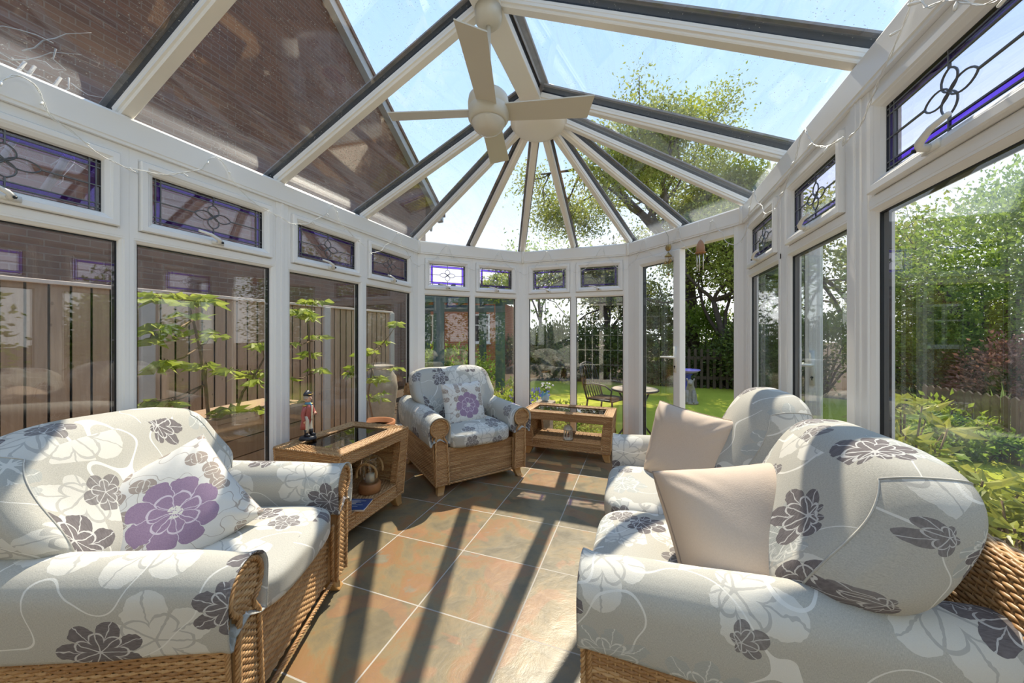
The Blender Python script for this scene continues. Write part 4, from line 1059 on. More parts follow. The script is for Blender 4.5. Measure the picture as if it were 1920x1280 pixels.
fl = empty('fairy_lights', (0, 0, 0), 0, 'string of white fairy lights looped along the eaves beam', 'fairy lights')
path = []
def swag(seg, u0, u1, seed):
    rn = random.Random(seed); pts = []
    um = (u0 + u1) / 2 + rn.uniform(-.03, .03); W = (u1 - u0) / 2; zlow = 1.975 + rn.uniform(-.03, .02)
    for s, z in ((-1, zlow), (-.62, zlow + .03), (-.42, 2.06), (-.22, 2.12), (-.10, 2.18), (0, 2.222), (.08, 2.19), (.2, 2.10), (.36, 2.075), (.6, zlow + .035), (1, zlow)):
        q = wpt(seg, um + s * W + rn.uniform(-.012, .012), .036 + rn.uniform(-.006, .010), z + rn.uniform(-.014, .014)); pts.append((q.x, q.y, q.z))
    return pts
order = [('left', b, a) for a, b in ((2.96, 3.60), (2.245, 2.92), (1.51, 2.245), (.775, 1.51), (.02, .775))]
sw = []
for k, (sg_, b, a) in enumerate(order): sw += swag(sg_, b, a, k)
for k, (a, b) in enumerate(((1.2, .62), (.62, .05))): sw += swag('bay_left', a, b, 20 + k)
for k, (a, b) in enumerate(((1.18, .60), (.60, .03))): sw += swag('bay_middle', a, b, 30 + k)
for k, (a, b) in enumerate(((1.2, .75), (.75, .40), (.40, .04))): sw += swag('bay_right', a, b, 40 + k)
for k, (a, b) in enumerate(((4.05, 3.30), (3.30, 2.56), (2.56, 1.83), (1.83, 1.15))): sw += swag('right', a, b, 50 + k)
P = np.array(sw); L = np.concatenate([[0], np.cumsum(np.linalg.norm(np.diff(P, axis=0), axis=1))])
s = np.arange(0, L[-1], .015); Q = np.stack([np.interp(s, L, P[:, k]) for k in range(3)], 1)
ker = np.array([1, 2, 3, 2, 1]) / 9
for k in range(3): Q[2:-2, k] = np.convolve(Q[:, k], ker, 'valid')
wire = MB(); ph = s * 2 * PI / .09
for a in (0, PI):
    wire.tube(Q + np.stack([np.cos(ph + a), np.sin(ph + a), np.cos(ph * .7 + a)], 1) * .0024, .0017, 4)
wire.build('wire', 'white_plastic', fl)
nb = 92; rb_ = random.Random(5)
for k in range(nb):
    i = int((k + .5) / nb * len(Q)); p0 = Q[i]; d = np.array([rb_.uniform(-1, 1), rb_.uniform(-1, 1), rb_.uniform(-1.4, .4)]); d /= np.linalg.norm(d)
    c_ = np.array([-.72, 1.8, 2.0]) - p0; c_[2] = 0; c_ /= np.linalg.norm(c_)
    if d.dot(c_) < 0: d = d - 1.6 * c_ * d.dot(c_)
    MB().tube([p0, p0 + d * .008, p0 + d * .012, p0 + d * .026, p0 + d * .028], [.002, .0028, .0042, .0038, .0016], 6).build('bulb', 'white_plastic', fl)
# ================================================================== garden
GZ = -.13
def patch(name, mat, lo, hi, z, label):
    tag(MB().box((*lo, z - .1), (*hi, z)).build(name, mat, smooth=False), label, name, kind='structure')
patch('ground', 'soil', (-60, -40), (60, 80), GZ - .06, 'dark planted soil around the conservatory')
lw_ = MB().prism([(-3.0, 4.6), (1.2, 5.4), (2.4, 4.2), (4.2, 4.6), (4.6, 9.2), (1.0, 11.0), (-3.0, 10.2)], GZ - .05, GZ, 2)
tag(lw_.build('lawn', 'lawn', smooth=False, recalc=True), 'bright green mown lawn beyond the open door', 'lawn', kind='structure')
pv = MB().prism([(-3.9, -1), (-2.3, -1), (-2.3, 3.3), (-1.4, 4.2), (-.1, 4.2), (.9, 3.3), (.9, -1), (1.5, -1), (2.4, 4.1), (1.2, 5.3), (-3.9, 4.5)], GZ - .056, GZ - .006, 2)
tag(pv.build('path', 'paving', smooth=False, recalc=True), 'paved path round the conservatory', 'paving', kind='structure')

# ---- boundary fence on the left
fx = -4.0; ft = empty('fence', (fx, 2.0, GZ), 0, 'tall brown featheredge board fence along the left side', 'fence')
FZ = 1.64 - GZ; y = -4.2; bd = MB(); rs = random.Random(3)
while y < 4.9:
    wd = .118; dz = rs.uniform(-.004, .004)
    bd.box((.012 + rs.uniform(-.002, .002), y - 2, 0.05), (.026, y - 2 + wd, FZ - .03 + dz), Matrix.Translation((0, 0, 0)))
    bd.box((.005, y - 2 + .01, .05), (.0119, y - 2 + wd + .02, FZ - .032 + dz)); y += .105
bd.build('boards', 'fence', ft, smooth=False)
MB().box((-.03, -6.3, FZ - .03), (.052, 3.0, FZ)).build('capping_rail', 'fence_rail', ft, smooth=False, bevel=.004)
MB().box((-.05, -6.3, 0), (.03, 3.0, .05)).build('gravel_board', 'post', ft, smooth=False)
for yy in (-3.9, -2.05, -.2, 1.65, 2.98):
    MB().box((.0, yy - .05, 0), (.06, yy + .05, FZ - .02)).build('fence_post', 'post', ft, smooth=False, bevel=.012)

# ---- neighbour's brick house behind the fence
HX = -6.0; hs = empty('house', (HX, 9.08, GZ), 0, 'tall brown brick gable of the neighbouring house above the fence', 'house')
ez = 5.35 - GZ; ap_y, ap_z = -6.6, 5.35 - GZ + 6.6 * .7177
def uvprism(poly, x0, x1):
    m = MB(); n = len(poly)
    m.add([(x1, a, b) for a, b in poly], [tuple(range(n))], [(a, b) for a, b in poly])
    m.add([(x0, a, b) for a, b in poly], [tuple(range(n))[::-1]], [(a, b) for a, b in poly])
    for i in range(n):
        (a, b), (c, d) = poly[i], poly[(i + 1) % n]; L = math.hypot(c - a, d - b)
        m.add([(x0, a, b), (x0, c, d), (x1, c, d), (x1, a, b)], [(0, 1, 2, 3)], [(0, b), (0, d), (x1 - x0, d), (x1 - x0, b)] if abs(b - d) > abs(a - c) else [(0, 0), (L, 0), (L, x1 - x0), (0, x1 - x0)])
    return m
uvprism([(0, 0), (0, ez), (ap_y, ap_z), (2 * ap_y, ez), (2 * ap_y, 0)], -.3, 0).build('brick_gable', 'brick_dark', hs, smooth=False, recalc=True)
dv = Vector((0, 1, -.7177)).normalized()
for s_, nm in ((1, 'right'), (-1, 'left')):
    e0 = (ap_y + s_ * (-ap_y + .75), ez - .54)
    V = []
    m = MB().prism([(ap_y, ap_z - .02), e0[:1] + (e0[1] - .02,), (e0[0], e0[1] + .20), (ap_y, ap_z + .20)], -.02, .16, 0)
    m.build('barge_board', 'lead_grey', hs, smooth=False, recalc=True)
    MB().prism([(ap_y, ap_z + .20), (e0[0] + s_ * .06, e0[1] + .16), (e0[0] + s_ * .06, e0[1] + .25), (ap_y, ap_z + .30)], -7., .20, 0).build('tiled_roof', 'tile_roof', hs, smooth=False, recalc=True)
MB().tube([(-7, .62, ez - .50), (.10, .62, ez - .50)], .075, 10).tube([(.12, .62, ez - .50), (.12, .16, ez - .75), (.12, .10, ez - 1.0)], .035, 8).build('gutter', 'lead_grey', hs)
MB().box((-7, -.3, 0), (-.3, -.02, ez)).build('side_wall', 'brick_dark', hs, smooth=False)

# ---- second brick house seen through the bay, with white windows
O = at(870, 640, 13.0); ang = math.radians(8)
h2 = empty('house', (O[0], O[1], GZ), ang, 'orange brick house with white casement windows beyond the pergola', 'house')
m = MB(); m.quad((-3.2, 0, 0), (1.15, 0, 0), (1.15, 0, 2.62), (-3.2, 0, 2.62)); m.quad((1.15, 0, 0), (1.15, 4, 0), (1.15, 4, 2.62), (1.15, 0, 2.62)); m.build('brick_wall', 'brick_red', h2, smooth=False)
MB().prism([(-.30, 2.62), (-.30, 2.76), (4.2, 2.98), (4.2, 2.86)], -3.4, 1.4, 0).build('tiled_roof', 'tile_roof', h2, smooth=False, recalc=True)
for uc in (-1.22, .66):
    wf = MB().frame(uc - .33, uc + .33, 1.08, 2.12, [(0, .02), (0, -.05), (.055, -.05), (.055, .02)]); wf.box((uc - .025, -.045, 1.13), (uc + .025, .015, 2.07)); wf.box((uc - .28, -.04, 1.70), (uc + .28, .012, 1.74)); wf.box((uc - .37, -.10, 1.03), (uc + .37, .02, 1.085))
    f_ = wf.build('window', 'upvc', h2, smooth=False); MB().box((uc - .28, -.022, 1.13), (uc + .28, -.012, 2.07)).build('window_pane', 'navy', f_, smooth=False)

# ---- teal pergola
pg = empty('pergola', (0, 0, GZ), 0, 'dark teal timber pergola with climbing plant over the garden beds', 'pergola')
A, B, C, D = at(823, 640, 6.6), at(938, 640, 7.0), at(800, 640, 9.2), at(905, 640, 9.4)
for q in (A, B, C, D): MB().box((q[0] - .075, q[1] - .075, 0), (q[0] + .075, q[1] + .075, 2.05)).build('post', 'teal', pg, smooth=False, bevel=.006)
def beam(a, b, z, w, h, e=.3):
    d = (b - a); d[2] = 0; d = d / np.linalg.norm(d); s_ = np.array([-d[1], d[0], 0]) * w / 2; a, b = a - d * e, b + d * e; V = []
    for q in (a, b):
        for sg, zz in ((-1, z), (1, z), (1, z + h), (-1, z + h)): V.append((q[0] + sg * s_[0], q[1] + sg * s_[1], zz))
    return MB().add(V, [(0, 1, 2, 3), (4, 7, 6, 5), (0, 4, 5, 1), (1, 5, 6, 2), (2, 6, 7, 3), (3, 7, 4, 0)])
for a, b in ((A, B), (C, D)): beam(a.copy(), b.copy(), 1.98, .09, .17).build('beam', 'teal', pg, smooth=False, recalc=True)
for k in range(6):
    f_ = k / 5; beam(A * (1 - f_) + B * f_, C * (1 - f_) + D * f_, 2.151, .06, .14).build('rafter', 'teal', pg, smooth=False, recalc=True)

# ---- plants
def leafmesh(P, N, size, aspect=.45, seed=0, fold=.25, curl=.2):
    """pointed leaves at points P along directions N: 2x3 vertex blades"""
    rn = np.random.default_rng(seed); n = len(P); P = np.asarray(P, float); N = np.asarray(N, float); N = N / (np.linalg.norm(N, axis=1)[:, None] + 1e-9)
    r = rn.normal(size=(n, 3)); S = np.cross(N, r); S /= np.linalg.norm(S, axis=1)[:, None] + 1e-9; Z = np.cross(S, N)
    sz = size * rn.uniform(.65, 1.25, (n, 1)); w = sz * aspect / 2
    V = np.stack([P, P + N * sz * .45 - S * w + Z * w * fold, P + N * sz * .5, P + N * sz * .45 + S * w + Z * w * fold, P + N * sz - Z * sz * curl], 1)
    k = np.arange(n) * 5; F = np.concatenate([np.stack([k, k + 1, k + 2], 1), np.stack([k, k + 2, k + 3], 1), np.stack([k + 1, k + 4, k + 2], 1), np.stack([k + 2, k + 4, k + 3], 1)])
    return V.reshape(-1, 3), F
def cloud(center, rad, n, seed, shell=.55, clump=26, cs=.33, flat=1.):
    rn = np.random.default_rng(seed); c = np.array(center); rad = np.array(rad)
    d = rn.normal(size=(clump, 3)); d /= np.linalg.norm(d, axis=1)[:, None]; cc = d * rn.uniform(shell, 1., (clump, 1)) * rad
    i = rn.integers(0, clump, n); q = rn.normal(size=(n, 3)) * cs * rad * .5; p = cc[i] + q
    nn = q / rad + d[i] * .35 + rn.normal(size=(n, 3)) * .35 + np.array([0, 0, .1])
    return c + p, nn
def bush(name, label, cat, base, rad, n, leaf, mat, seed, group=None, aspect=.5, stems=7, clump=26, lift=1.0):
    root = empty(name, (base[0], base[1], base[2]), 0, label, cat, group)
    cen = (0, 0, rad[2] * lift); P, N = cloud(cen, rad, n, seed, clump=clump); ok = P[:, 2] > .02; P, N = P[ok], N[ok]
    V, F = leafmesh(P, N, leaf, aspect, seed); MB().add(V, F).build('foliage', mat, root, smooth=False)
    rn = random.Random(seed); m = MB()
    for k in range(stems):
        a = rn.uniform(0, 2 * PI); e = rn.uniform(.4, .9); tip = np.array([math.cos(a) * rad[0] * e, math.sin(a) * rad[1] * e, rad[2] * (lift + rn.uniform(.1, .6))])
        m.tube([(0, 0, 0), tip * (.4, .4, .5), tip], [.03 * rad[2] + .006, .02 * rad[2] + .004, .004], 6)
    m.build('stems', 'bark', root); return root
def tree(name, label, base, trunk, crown, leafn, leaf, mat, seed, group=None, levels=4, spread=.55, r0=.2, aspect=.5, lim=14000, fork=(2, 3), scat=.30, up=.25):
    """trunk: points (relative); crown: centre and radii of the foliage envelope"""
    root = empty(name, tuple(base), 0, label, 'tree', group); rn = np.random.default_rng(seed)
    tk = MB(); br = MB(); tips = []
    tr = np.array(trunk, float); tk.tube(tr, np.linspace(r0, r0 * .55, len(tr)), 12); tk.build('trunk', 'bark', root)
    cc, cr = np.array(crown[0], float), np.array(crown[1], float)
    def grow(p, d, L, r, lv):
        k = 5; pts = [p]; q = p.copy(); dd = d.copy()
        for i in range(k):
            dd = dd + rn.normal(size=3) * .16 + np.array([0, 0, up * .12]); dd /= np.linalg.norm(dd); q = q + dd * L / k; pts.append(q)
        br.tube(pts, np.linspace(r, r * .55, k + 1), 6 if lv > 1 else 4, False)
        if lv <= 1: tips.extend(pts[2:])
        if lv > 0:
            for _ in range(rn.integers(fork[0], fork[1] + 1)):
                nd = dd + rn.normal(size=3) * spread; t = (cc - q) / cr
                nd = nd / np.linalg.norm(nd) + (.5 * t / (np.linalg.norm(t) + .1) if np.linalg.norm(t) > .85 else 0); nd /= np.linalg.norm(nd)
                grow(pts[rn.integers(3, k + 1)], nd, L * rn.uniform(.62, .82), r * .6, lv - 1)
    top = tr[-1]
    for k in range(7):
        a = 2 * PI * k * 3 / 7 + rn.uniform(-.4, .4); el = rn.uniform(.3, 1.3)
        st = tr[-1 - (k % 2)]; d = cc + cr * .75 * np.array([math.cos(a), math.sin(a), [-.5, .6, 0., .9, .2, -.3, .5][k]]) - st; Ld = np.linalg.norm(d)
        grow(st, d / Ld, Ld * .62, r0 * .5, levels)
    br.build('branches', 'bark', root)
    T = np.array(tips); i = rn.integers(0, len(T), min(leafn, lim)); P = T[i] + rn.normal(size=(len(i), 3)) * scat
    V, F = leafmesh(P, rn.normal(size=(len(i), 3)) + (0, 0, .2), leaf, aspect, seed); MB().add(V, F).build('foliage', mat, root, smooth=False)
    return root
def gp(px, d, z=GZ): q = at(px, 640, d); return np.array([q[0], q[1], z])

tree('tree', 'tall spreading spring tree with ivy-dark trunk beyond the open doorway', gp(1296, 11.5), [(0, 0, 0), (.02, 0, 1.5), (-.05, 0, 2.6), (-.1, .1, 3.4), (-.2, .1, 4.2)], ((-1.35, 0, 5.0), (3.5, 3.2, 3.0)), 64000, .115, 'leaf_spring', 3, 'garden trees', 4, .62, .26, .5, 70000, (2, 3), .28)
tree('tree', 'small distant tree showing just above the eaves in the middle of the bay', gp(1010, 19), [(0, 0, 0), (.1, 0, 2.), (.0, 0, 3.4)], ((0, 0, 4.7), (1.5, 1.5, 1.6)), 4000, .20, 'leaf_mid', 5, 'garden trees', 3, .6, .12, .5)
bush('tree', 'bushy mid-green tree rising behind the hedge at the right edge', 'tree', gp(1885, 6.6), (1.9, 1.8, 2.0), 30000, .095, 'leaf_mid', 8, 'garden trees', .5, 12, 60, 1.12)
tree('tree', 'pale leaved tree seen through the right windows beside the open door leaf', gp(1600, 9.5), [(0, 0, 0), (.1, 0, 1.2), (0, .1, 2.2)], ((0, 0, 3.1), (2.0, 1.8, 1.9)), 9000, .13, 'leaf_spring', 12, 'garden trees', 4, .7, .13, .5, 30000, (2, 3), .2)
tree('tree', 'dark leaning garden tree right of the tall tree with low arching branches', gp(1365, 9.6), [(0, 0, 0), (-.08, 0, 1.2), (-.35, 0, 2.3)], ((.2, 0, 3.2), (1.8, 1.5, 1.6)), 15000, .095, 'leaf_spring', 21, 'garden trees', 3, .8, .11, .5, 30000, (2, 3), .22)
tree('tree', 'dark tree with reddish twigs behind the bay right of the middle mullion', gp(1135, 12.0), [(0, 0, 0), (.1, 0, 1.4), (0, 0, 2.2)], ((0, 0, 3.0), (1.5, 1.3, 1.2)), 6000, .14, 'leaf_dark', 31, 'garden trees', 3, .8, .12, .5, 30000, (2, 3), .22)
G = 'shrubs round the lawn'
for args in (
    ('dark evergreen shrub behind the lawn left of the patio chair', 1055, 11.0, (1.3, 1.0, 1.0), 4500, .13, 'leaf_dark'),
    ('dark shrub behind the lawn seen right of the middle mullion', 1130, 10.4, (1.1, .9, .85), 4000, .12, 'leaf_dark'),
    ('tall dark shrub behind the closed garden door', 1222, 10.6, (1.1, 1.0, 1.15), 5000, .13, 'leaf_dark'),
    ('green shrub filling the back of the open doorway', 1318, 10.9, (1.3, .9, 1.2), 8000, .12, 'leaf_mid'),
    ('dark shrub at the right of the open doorway behind the fence pickets', 1372, 9.4, (.9, .8, .75), 4500, .11, 'leaf_dark'),
    ('dark hedge seen through the narrow right window', 1440, 8.6, (1.1, .9, 1.0), 5200, .11, 'leaf_dark'),
    ('mid-green hedge seen behind the open door leaf', 1545, 8.4, (1.3, .9, .95), 5500, .10, 'leaf_mid'),
    ('pale spreading shrub with lime tips at the back right', 1720, 7.2, (1.25, .8, .78), 7000, .08, 'leaf_lime'),
    ('dark shrub beneath the lime shrub at the right', 1800, 6.0, (1.0, .7, .55), 5500, .08, 'leaf_dark'),
    ('red leaved shrub at the far right edge of the garden', 1895, 5.3, (.55, .55, .72), 4200, .07, 'leaf_red'),
    ('low leafy perennial in front of the picket fence at right', 1765, 4.3, (.45, .40, .36), 1800, .08, 'leaf_lime'),
    ('low dark border plants at the foot of the picket fence', 1850, 3.9, (.5, .4, .22), 1800, .07, 'leaf_mid'),
    ('dark shrub by the pergola post behind the far armchair', 850, 7.6, (.9, .8, .55), 4000, .09, 'leaf_mid'),
    ('small golden shrub at the corner of the bay', 942, 5.4, (.45, .4, .36), 2600, .06, 'leaf_lime'),
    ('low flower border plants outside the middle bay window', 1030, 5.2, (.65, .4, .20), 2600, .06, 'leaf_mid'),
    ('dark hedge far behind the pergola', 1000, 14.5, (1.3, 1.0, .75), 4200, .13, 'leaf_dark'),
    ('dark border shrub behind the bird bath', 1265, 9.6, (.7, .5, .38), 2800, .09, 'leaf_dark'),
):
    lab, px, d, rad, n, lf, mt = args
    bush('shrub', lab, 'shrub', gp(px, d, GZ - .06), rad, n, lf, mt, int(px + d * 10), G)
bush('climbing_plant', 'yellow-green climber hanging over the pergola beam', 'climber', (B[0], B[1], 1.88), (.55, .5, .24), 3000, .07, 'leaf_lime', 77, None, .5, 4)

def broad_shrub(px, d, z, rad, nw, seed, label, leaf=.12, mat='leaf_rhodo'):
    b = gp(px, d); root = empty('broadleaf_shrub', tuple(b), 0, label, 'shrub', 'broadleaf shrubs by the right window')
    rn = np.random.default_rng(seed); m = MB(); PP, NN = [], []
    for k in range(nw):
        dr = rn.normal(size=3); dr /= np.linalg.norm(dr); e = rn.uniform(.6, 1.) ; tip = np.array([0, 0, z]) + dr * np.array(rad) * e
        if tip[2] < .1: tip[2] = .1 + rn.uniform(0, .2)
        m.tube([(dr[0] * .05, dr[1] * .05, 0), tip * (.5, .5, .55), tip], [.010, .007, .004], 5)
        up = np.array([dr[0] * .5, dr[1] * .5, 1.]); up /= np.linalg.norm(up); nl = rn.integers(7, 11)
        a1 = np.cross(up, (1, 0, .1)); a1 /= np.linalg.norm(a1); a2 = np.cross(up, a1)
        for q in range(nl):
            t = q * 2.4; PP.append(tip - up * rn.uniform(0, .05)); NN.append(np.cos(t) * a1 + np.sin(t) * a2 + up * rn.uniform(.0, .6))
    m.build('stems', 'stem', root); V, F = leafmesh(PP, NN, leaf, .36, seed, .35, .22); MB().add(V, F).build('foliage', mat, root, smooth=False)
broad_shrub(1690, 2.05, .62, (.34, .34, .42), 46, 4, 'glossy yellow-green shrub pressed against the right window post')
broad_shrub(1800, 1.75, .48, (.42, .36, .36), 60, 5, 'glossy broadleaf shrub outside the window above the sofa back', .115)
broad_shrub(1930, 1.40, .42, (.38, .40, .30), 46, 6, 'glossy broadleaf shrub at the far right edge behind the sofa', .11)
broad_shrub(1690, 2.9, .50, (.35, .35, .33), 34, 9, 'broadleaf shrub behind the window post at right', .12, 'leaf_mid')

b = gp(1880, 4.4, .12); yc = empty('spiky_plant', tuple(b), 0, 'spiky sword-leaved plant in a pot by the right picket fence', 'plant')
rn = np.random.default_rng(2); n = 46; a = rn.uniform(0, 2 * PI, n); el = rn.uniform(.15, 1.3, n)
V, F = leafmesh(np.zeros((n, 3)) + (0, 0, .06), np.stack([np.cos(a) * np.cos(el), np.sin(a) * np.cos(el), np.sin(el)], 1), .40, .07, 3, .3, .18); MB().add(V, F).build('leaves', 'leaf_yucca', yc, smooth=False)
MB().lathe([(.10, -.25), (.13, .02), (.14, .02), (.14, .06), (.12, .06)], 20).build('pot', 'stone', yc)

def pickets(name, label, p0, p1, h, n, z, mt):
    root = empty(name, (p0[0], p0[1], z), math.atan2(p1[1] - p0[1], p1[0] - p0[0]), label, 'fence'); L = math.hypot(p1[0] - p0[0], p1[1] - p0[1])
    for k in range(n):
        x = L * k / (n - 1); MB().prism([(x - .032, 0), (x + .032, 0), (x + .032, h - .03), (x, h), (x - .032, h - .03)], -.012, .008, 1).build('picket', mt, root, smooth=False, recalc=True)
    MB().box((-.05, .009, h * .22), (L + .05, .035, h * .30)).box((-.05, .009, h * .72), (L + .05, .035, h * .80)).build('rails', mt, root, smooth=False)
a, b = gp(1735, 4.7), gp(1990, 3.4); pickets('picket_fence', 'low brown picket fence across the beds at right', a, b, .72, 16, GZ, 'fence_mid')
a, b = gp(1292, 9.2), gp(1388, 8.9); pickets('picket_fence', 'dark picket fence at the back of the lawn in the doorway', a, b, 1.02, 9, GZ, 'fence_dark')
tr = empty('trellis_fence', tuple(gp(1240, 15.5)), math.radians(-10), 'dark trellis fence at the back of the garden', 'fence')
m = MB()
for k in range(9): m.box((-4 + k, -.04, 0), (-3.9 + k, .04, 1.75))
for z in (.1, .5, .9, 1.3, 1.62): m.box((-4, -.02, z), (4.1, .02, z + .10))
m.build('rails', 'fence_dark', tr, smooth=False)

# ---- chestnut saplings in the strip by the fence
def sapling(label, px_stem, whorls, xx, seed, base=None):
    pts = [atx(x, y, xx) for x, y in px_stem]; b = pts[0].copy(); b[2] = GZ
    root = empty('chestnut_sapling', tuple(b), 0, label, 'sapling', 'saplings by the fence'); rn = np.random.default_rng(seed)
    P = [np.zeros(3)] + [q - b for q in pts]
    s_ = MB(); s_.tube(P, np.linspace(.013, .006, len(P)), 8)
    LP, LN = [], []
    for (x, y, w, k) in whorls:
        c = atx(x, y, xx + rn.uniform(-.10, .10)) - b; sp_ = w
        j = min(range(len(P)), key=lambda i: np.linalg.norm((P[i] - c) * (1, 1, 1.4))); a0 = P[j]
        if np.linalg.norm(c - a0) > .03: s_.tube([a0, (a0 + c) / 2 + (0, 0, -.02), c], [.006, .005, .003], 6)
        for h in range(k):
            hub = c + rn.normal(size=3) * np.array([.6, .6, .18]) * sp_ * .45
            if k > 1: s_.tube([c, (c + hub) / 2 + (0, 0, .02), hub], .002, 5)
            a1 = rn.uniform(0, 6.28); dn = rn.uniform(-.5, -.05)
            for q in range(7):
                t = a1 + (q - 3) * .72; f = 1 - abs(q - 3) * .12
                LP.append(hub); LN.append(np.array([math.cos(t), math.sin(t), dn + rn.uniform(-.15, .15)]) * f)
    s_.build('stem', 'stem', root)
    V, F = leafmesh(LP, LN, .115, .40, seed, .3, .16); MB().add(V, F).build('leaves', 'chestnut', root, smooth=False)
sapling('tall young chestnut sapling spreading behind the foreground armchair', [(392, 790), (385, 720), (374, 650), (362, 600), (350, 560)],
        [(345, 556, .30, 7), (395, 566, .16, 3), (300, 560, .14, 3), (320, 620, .16, 3), (398, 625, .16, 3), (285, 628, .12, 2), (388, 684, .13, 3), (310, 680, .14, 3), (278, 755, .14, 3), (325, 752, .10, 2), (352, 590, .08, 1)], -2.75, 1)
sapling('thin chestnut sapling leaning near the second window post', [(435, 795), (455, 735), (480, 700), (496, 670)],
        [(470, 695, .14, 3), (440, 693, .12, 2), (492, 645, .10, 2), (490, 765, .12, 2), (430, 770, .14, 3), (480, 712, .08, 1)], -2.7, 2)
sapling('slender chestnut sapling behind the naval statuette', [(584, 800), (582, 700), (580, 640), (578, 590)],
        [(588, 562, .17, 5), (572, 590, .16, 4), (558, 580, .10, 2), (597, 630, .12, 2), (582, 664, .10, 2), (552, 642, .08, 1), (596, 694, .12, 2), (552, 708, .08, 1)], -2.75, 3)
sapling('leafy chestnut sapling growing behind the terracotta pot', [(700, 790), (690, 740), (698, 690), (712, 650)],
        [(690, 660, .22, 5), (668, 690, .22, 5), (702, 710, .22, 6), (745, 606, .16, 3), (720, 640, .12, 2), (735, 690, .12, 2), (700, 745, .2, 5), (655, 700, .14, 2)], -2.85, 4)
q = atx(702, 790, -2.62); pt = empty('flower_pot', (q[0], q[1], GZ), 0, 'round terracotta pot standing outside the left windows', 'pot'); hh = q[2] - GZ
MB().lathe([(.12, 0), (.19, hh - .07), (.205, hh - .07), (.21, hh), (.185, hh), (.18, hh - .05)], 28).build('pot', 'terracotta', pt)
MB().lathe([(.001, hh - .06), (.182, hh - .05)], 20).build('soil', 'soil', pt)
q = atx(716, 740, -3.3); us = (atx(716, 684, -3.3)[2] - GZ) / 1.11; ur = empty('urn', (q[0], q[1], GZ), 0, 'large stone urn behind the leafy sapling', 'urn')
MB().lathe([(r * us * .8, z * us) for r, z in [(.14, 0), (.16, .05), (.24, .4), (.30, .75), (.27, .93), (.19, 1.02), (.20, 1.07), (.23, 1.10), (.20, 1.11), (.16, 1.05)]], 28).build('body', 'stone', ur)
q = atx(430, 830, -2.9); pb = empty('wooden_planter', (q[0], q[1] + .1, GZ), .1, 'low wooden planter box outside behind the foreground armchair', 'planter')
hz = .78
m = MB()
for k in range(6): m.box((-.22, -.35, k * .13), (.22, .35, k * .13 + .122))
m.build('slatted_box', 'fence', pb, smooth=False); MB().box((-.24, -.37, hz), (.24, .37, hz + .03)).build('lid', 'fence', pb, smooth=False)

# ---- bare twigs of a climber on the eaves at the top left
tw = empty('dead_climber', (-2.75, .55, 2.2), 0, 'tangle of bare pale climber twigs lying over the roof at the top left', 'climber'); rn = np.random.default_rng(9); m = MB()
for k in range(60):
    p0 = np.array([rn.uniform(-.15, .25), rn.uniform(-.7, .42), rn.uniform(-.1, .42)]); pts = [p0]; d = rn.normal(size=3) * (.6, 1, .6)
    for i in range(6): d = d + rn.normal(size=3) * .7; pts.append(pts[-1] + d / np.linalg.norm(d) * .05)
    m.tube(pts, np.linspace(.0035, .001, 7), 5)
for k in range(5):
    y0 = rn.uniform(-.6, .3); m.tube([(0, y0, -.3), (.05, y0 + .1, 0), (.1, y0 + .2, .3)], [.012, .010, .006], 6)
m.tube([(0, -.1, -2.33), (.02, -.05, -1.2), (0, 0, -.2)], [.02, .016, .012], 7)
m.build('twigs', 'twig', tw)

# ---- garden furniture
def garden_chair(base, rz):
    r = empty('garden_chair', tuple(base), rz, 'black metal garden chair with curved back on the patio beyond the bay', 'chair')
    s_ = MB()
    for k in range(7): y = -.20 + k * .066; s_.tube([(-.2, y, .42), (0, y, .43), (.21, y, .425)], .011, 6)
    s_.tube([(-.21, -.22, .42), (.22, -.22, .42), (.22, .22, .42), (-.21, .22, .42), (-.21, -.22, .42)], .014, 8); s_.build('seat', 'iron', r)
    bk_ = MB()
    for k in range(6): y = -.165 + k * .066; bk_.tube([(-.21, y, .43), (-.27, y, .60), (-.31, y, .75), (-.36, y, .90 + .03 * math.cos(y * 7))], .008, 6)
    bk_.tube([(-.21, -.22, .42), (-.27, -.22, .62), (-.34, -.215, .85), (-.37, -.15, .92), (-.375, 0, .945), (-.37, .15, .92), (-.34, .215, .85), (-.27, .22, .62), (-.21, .22, .42)], .014, 8)
    bk_.tube([(-.29, -.21, .68), (-.30, 0, .69), (-.29, .21, .68)], .009, 6); bk_.build('backrest', 'iron', r)
    for sg in (-1, 1):
        MB().tube([(-.28, sg * .225, .62), (-.1, sg * .25, .66), (.12, sg * .26, .64), (.22, sg * .255, .58), (.20, sg * .24, .50), (.19, sg * .225, .42)], .013, 8).build('armrest', 'iron', r)
        MB().tube([(.20, sg * .21, .42), (.22, sg * .22, .2), (.27, sg * .24, 0)], .014, 8).build('leg', 'iron', r); MB().tube([(-.2, sg * .21, .42), (-.23, sg * .22, .2), (-.31, sg * .24, 0)], .014, 8).build('leg', 'iron', r)
q = gp(1138, 5.35); garden_chair(q, math.radians(-25))
q = gp(1190, 4.62); tb = empty('garden_table', tuple(q), 0, 'round mosaic garden table on curved black legs outside the closed door', 'table'); hz = .68
MB().lathe([(.01, hz), (.27, hz), (.285, hz - .008), (.285, hz - .03), (.26, hz - .03)], 40).build('mosaic_top', 'paving', tb)
MB().tube([(.287 * math.cos(t), .287 * math.sin(t), hz - .015) for t in np.linspace(0, 2 * PI, 40)], .012, 6, False).build('rim', 'iron', tb)
for k in range(4):
    a = k * PI / 2 + .5; MB().tube([(.22 * math.cos(a), .22 * math.sin(a), hz - .03), (.10 * math.cos(a), .10 * math.sin(a), hz * .6), (.12 * math.cos(a), .12 * math.sin(a), hz * .3), (.29 * math.cos(a), .29 * math.sin(a), 0)], .012, 8).build('leg', 'iron', tb)
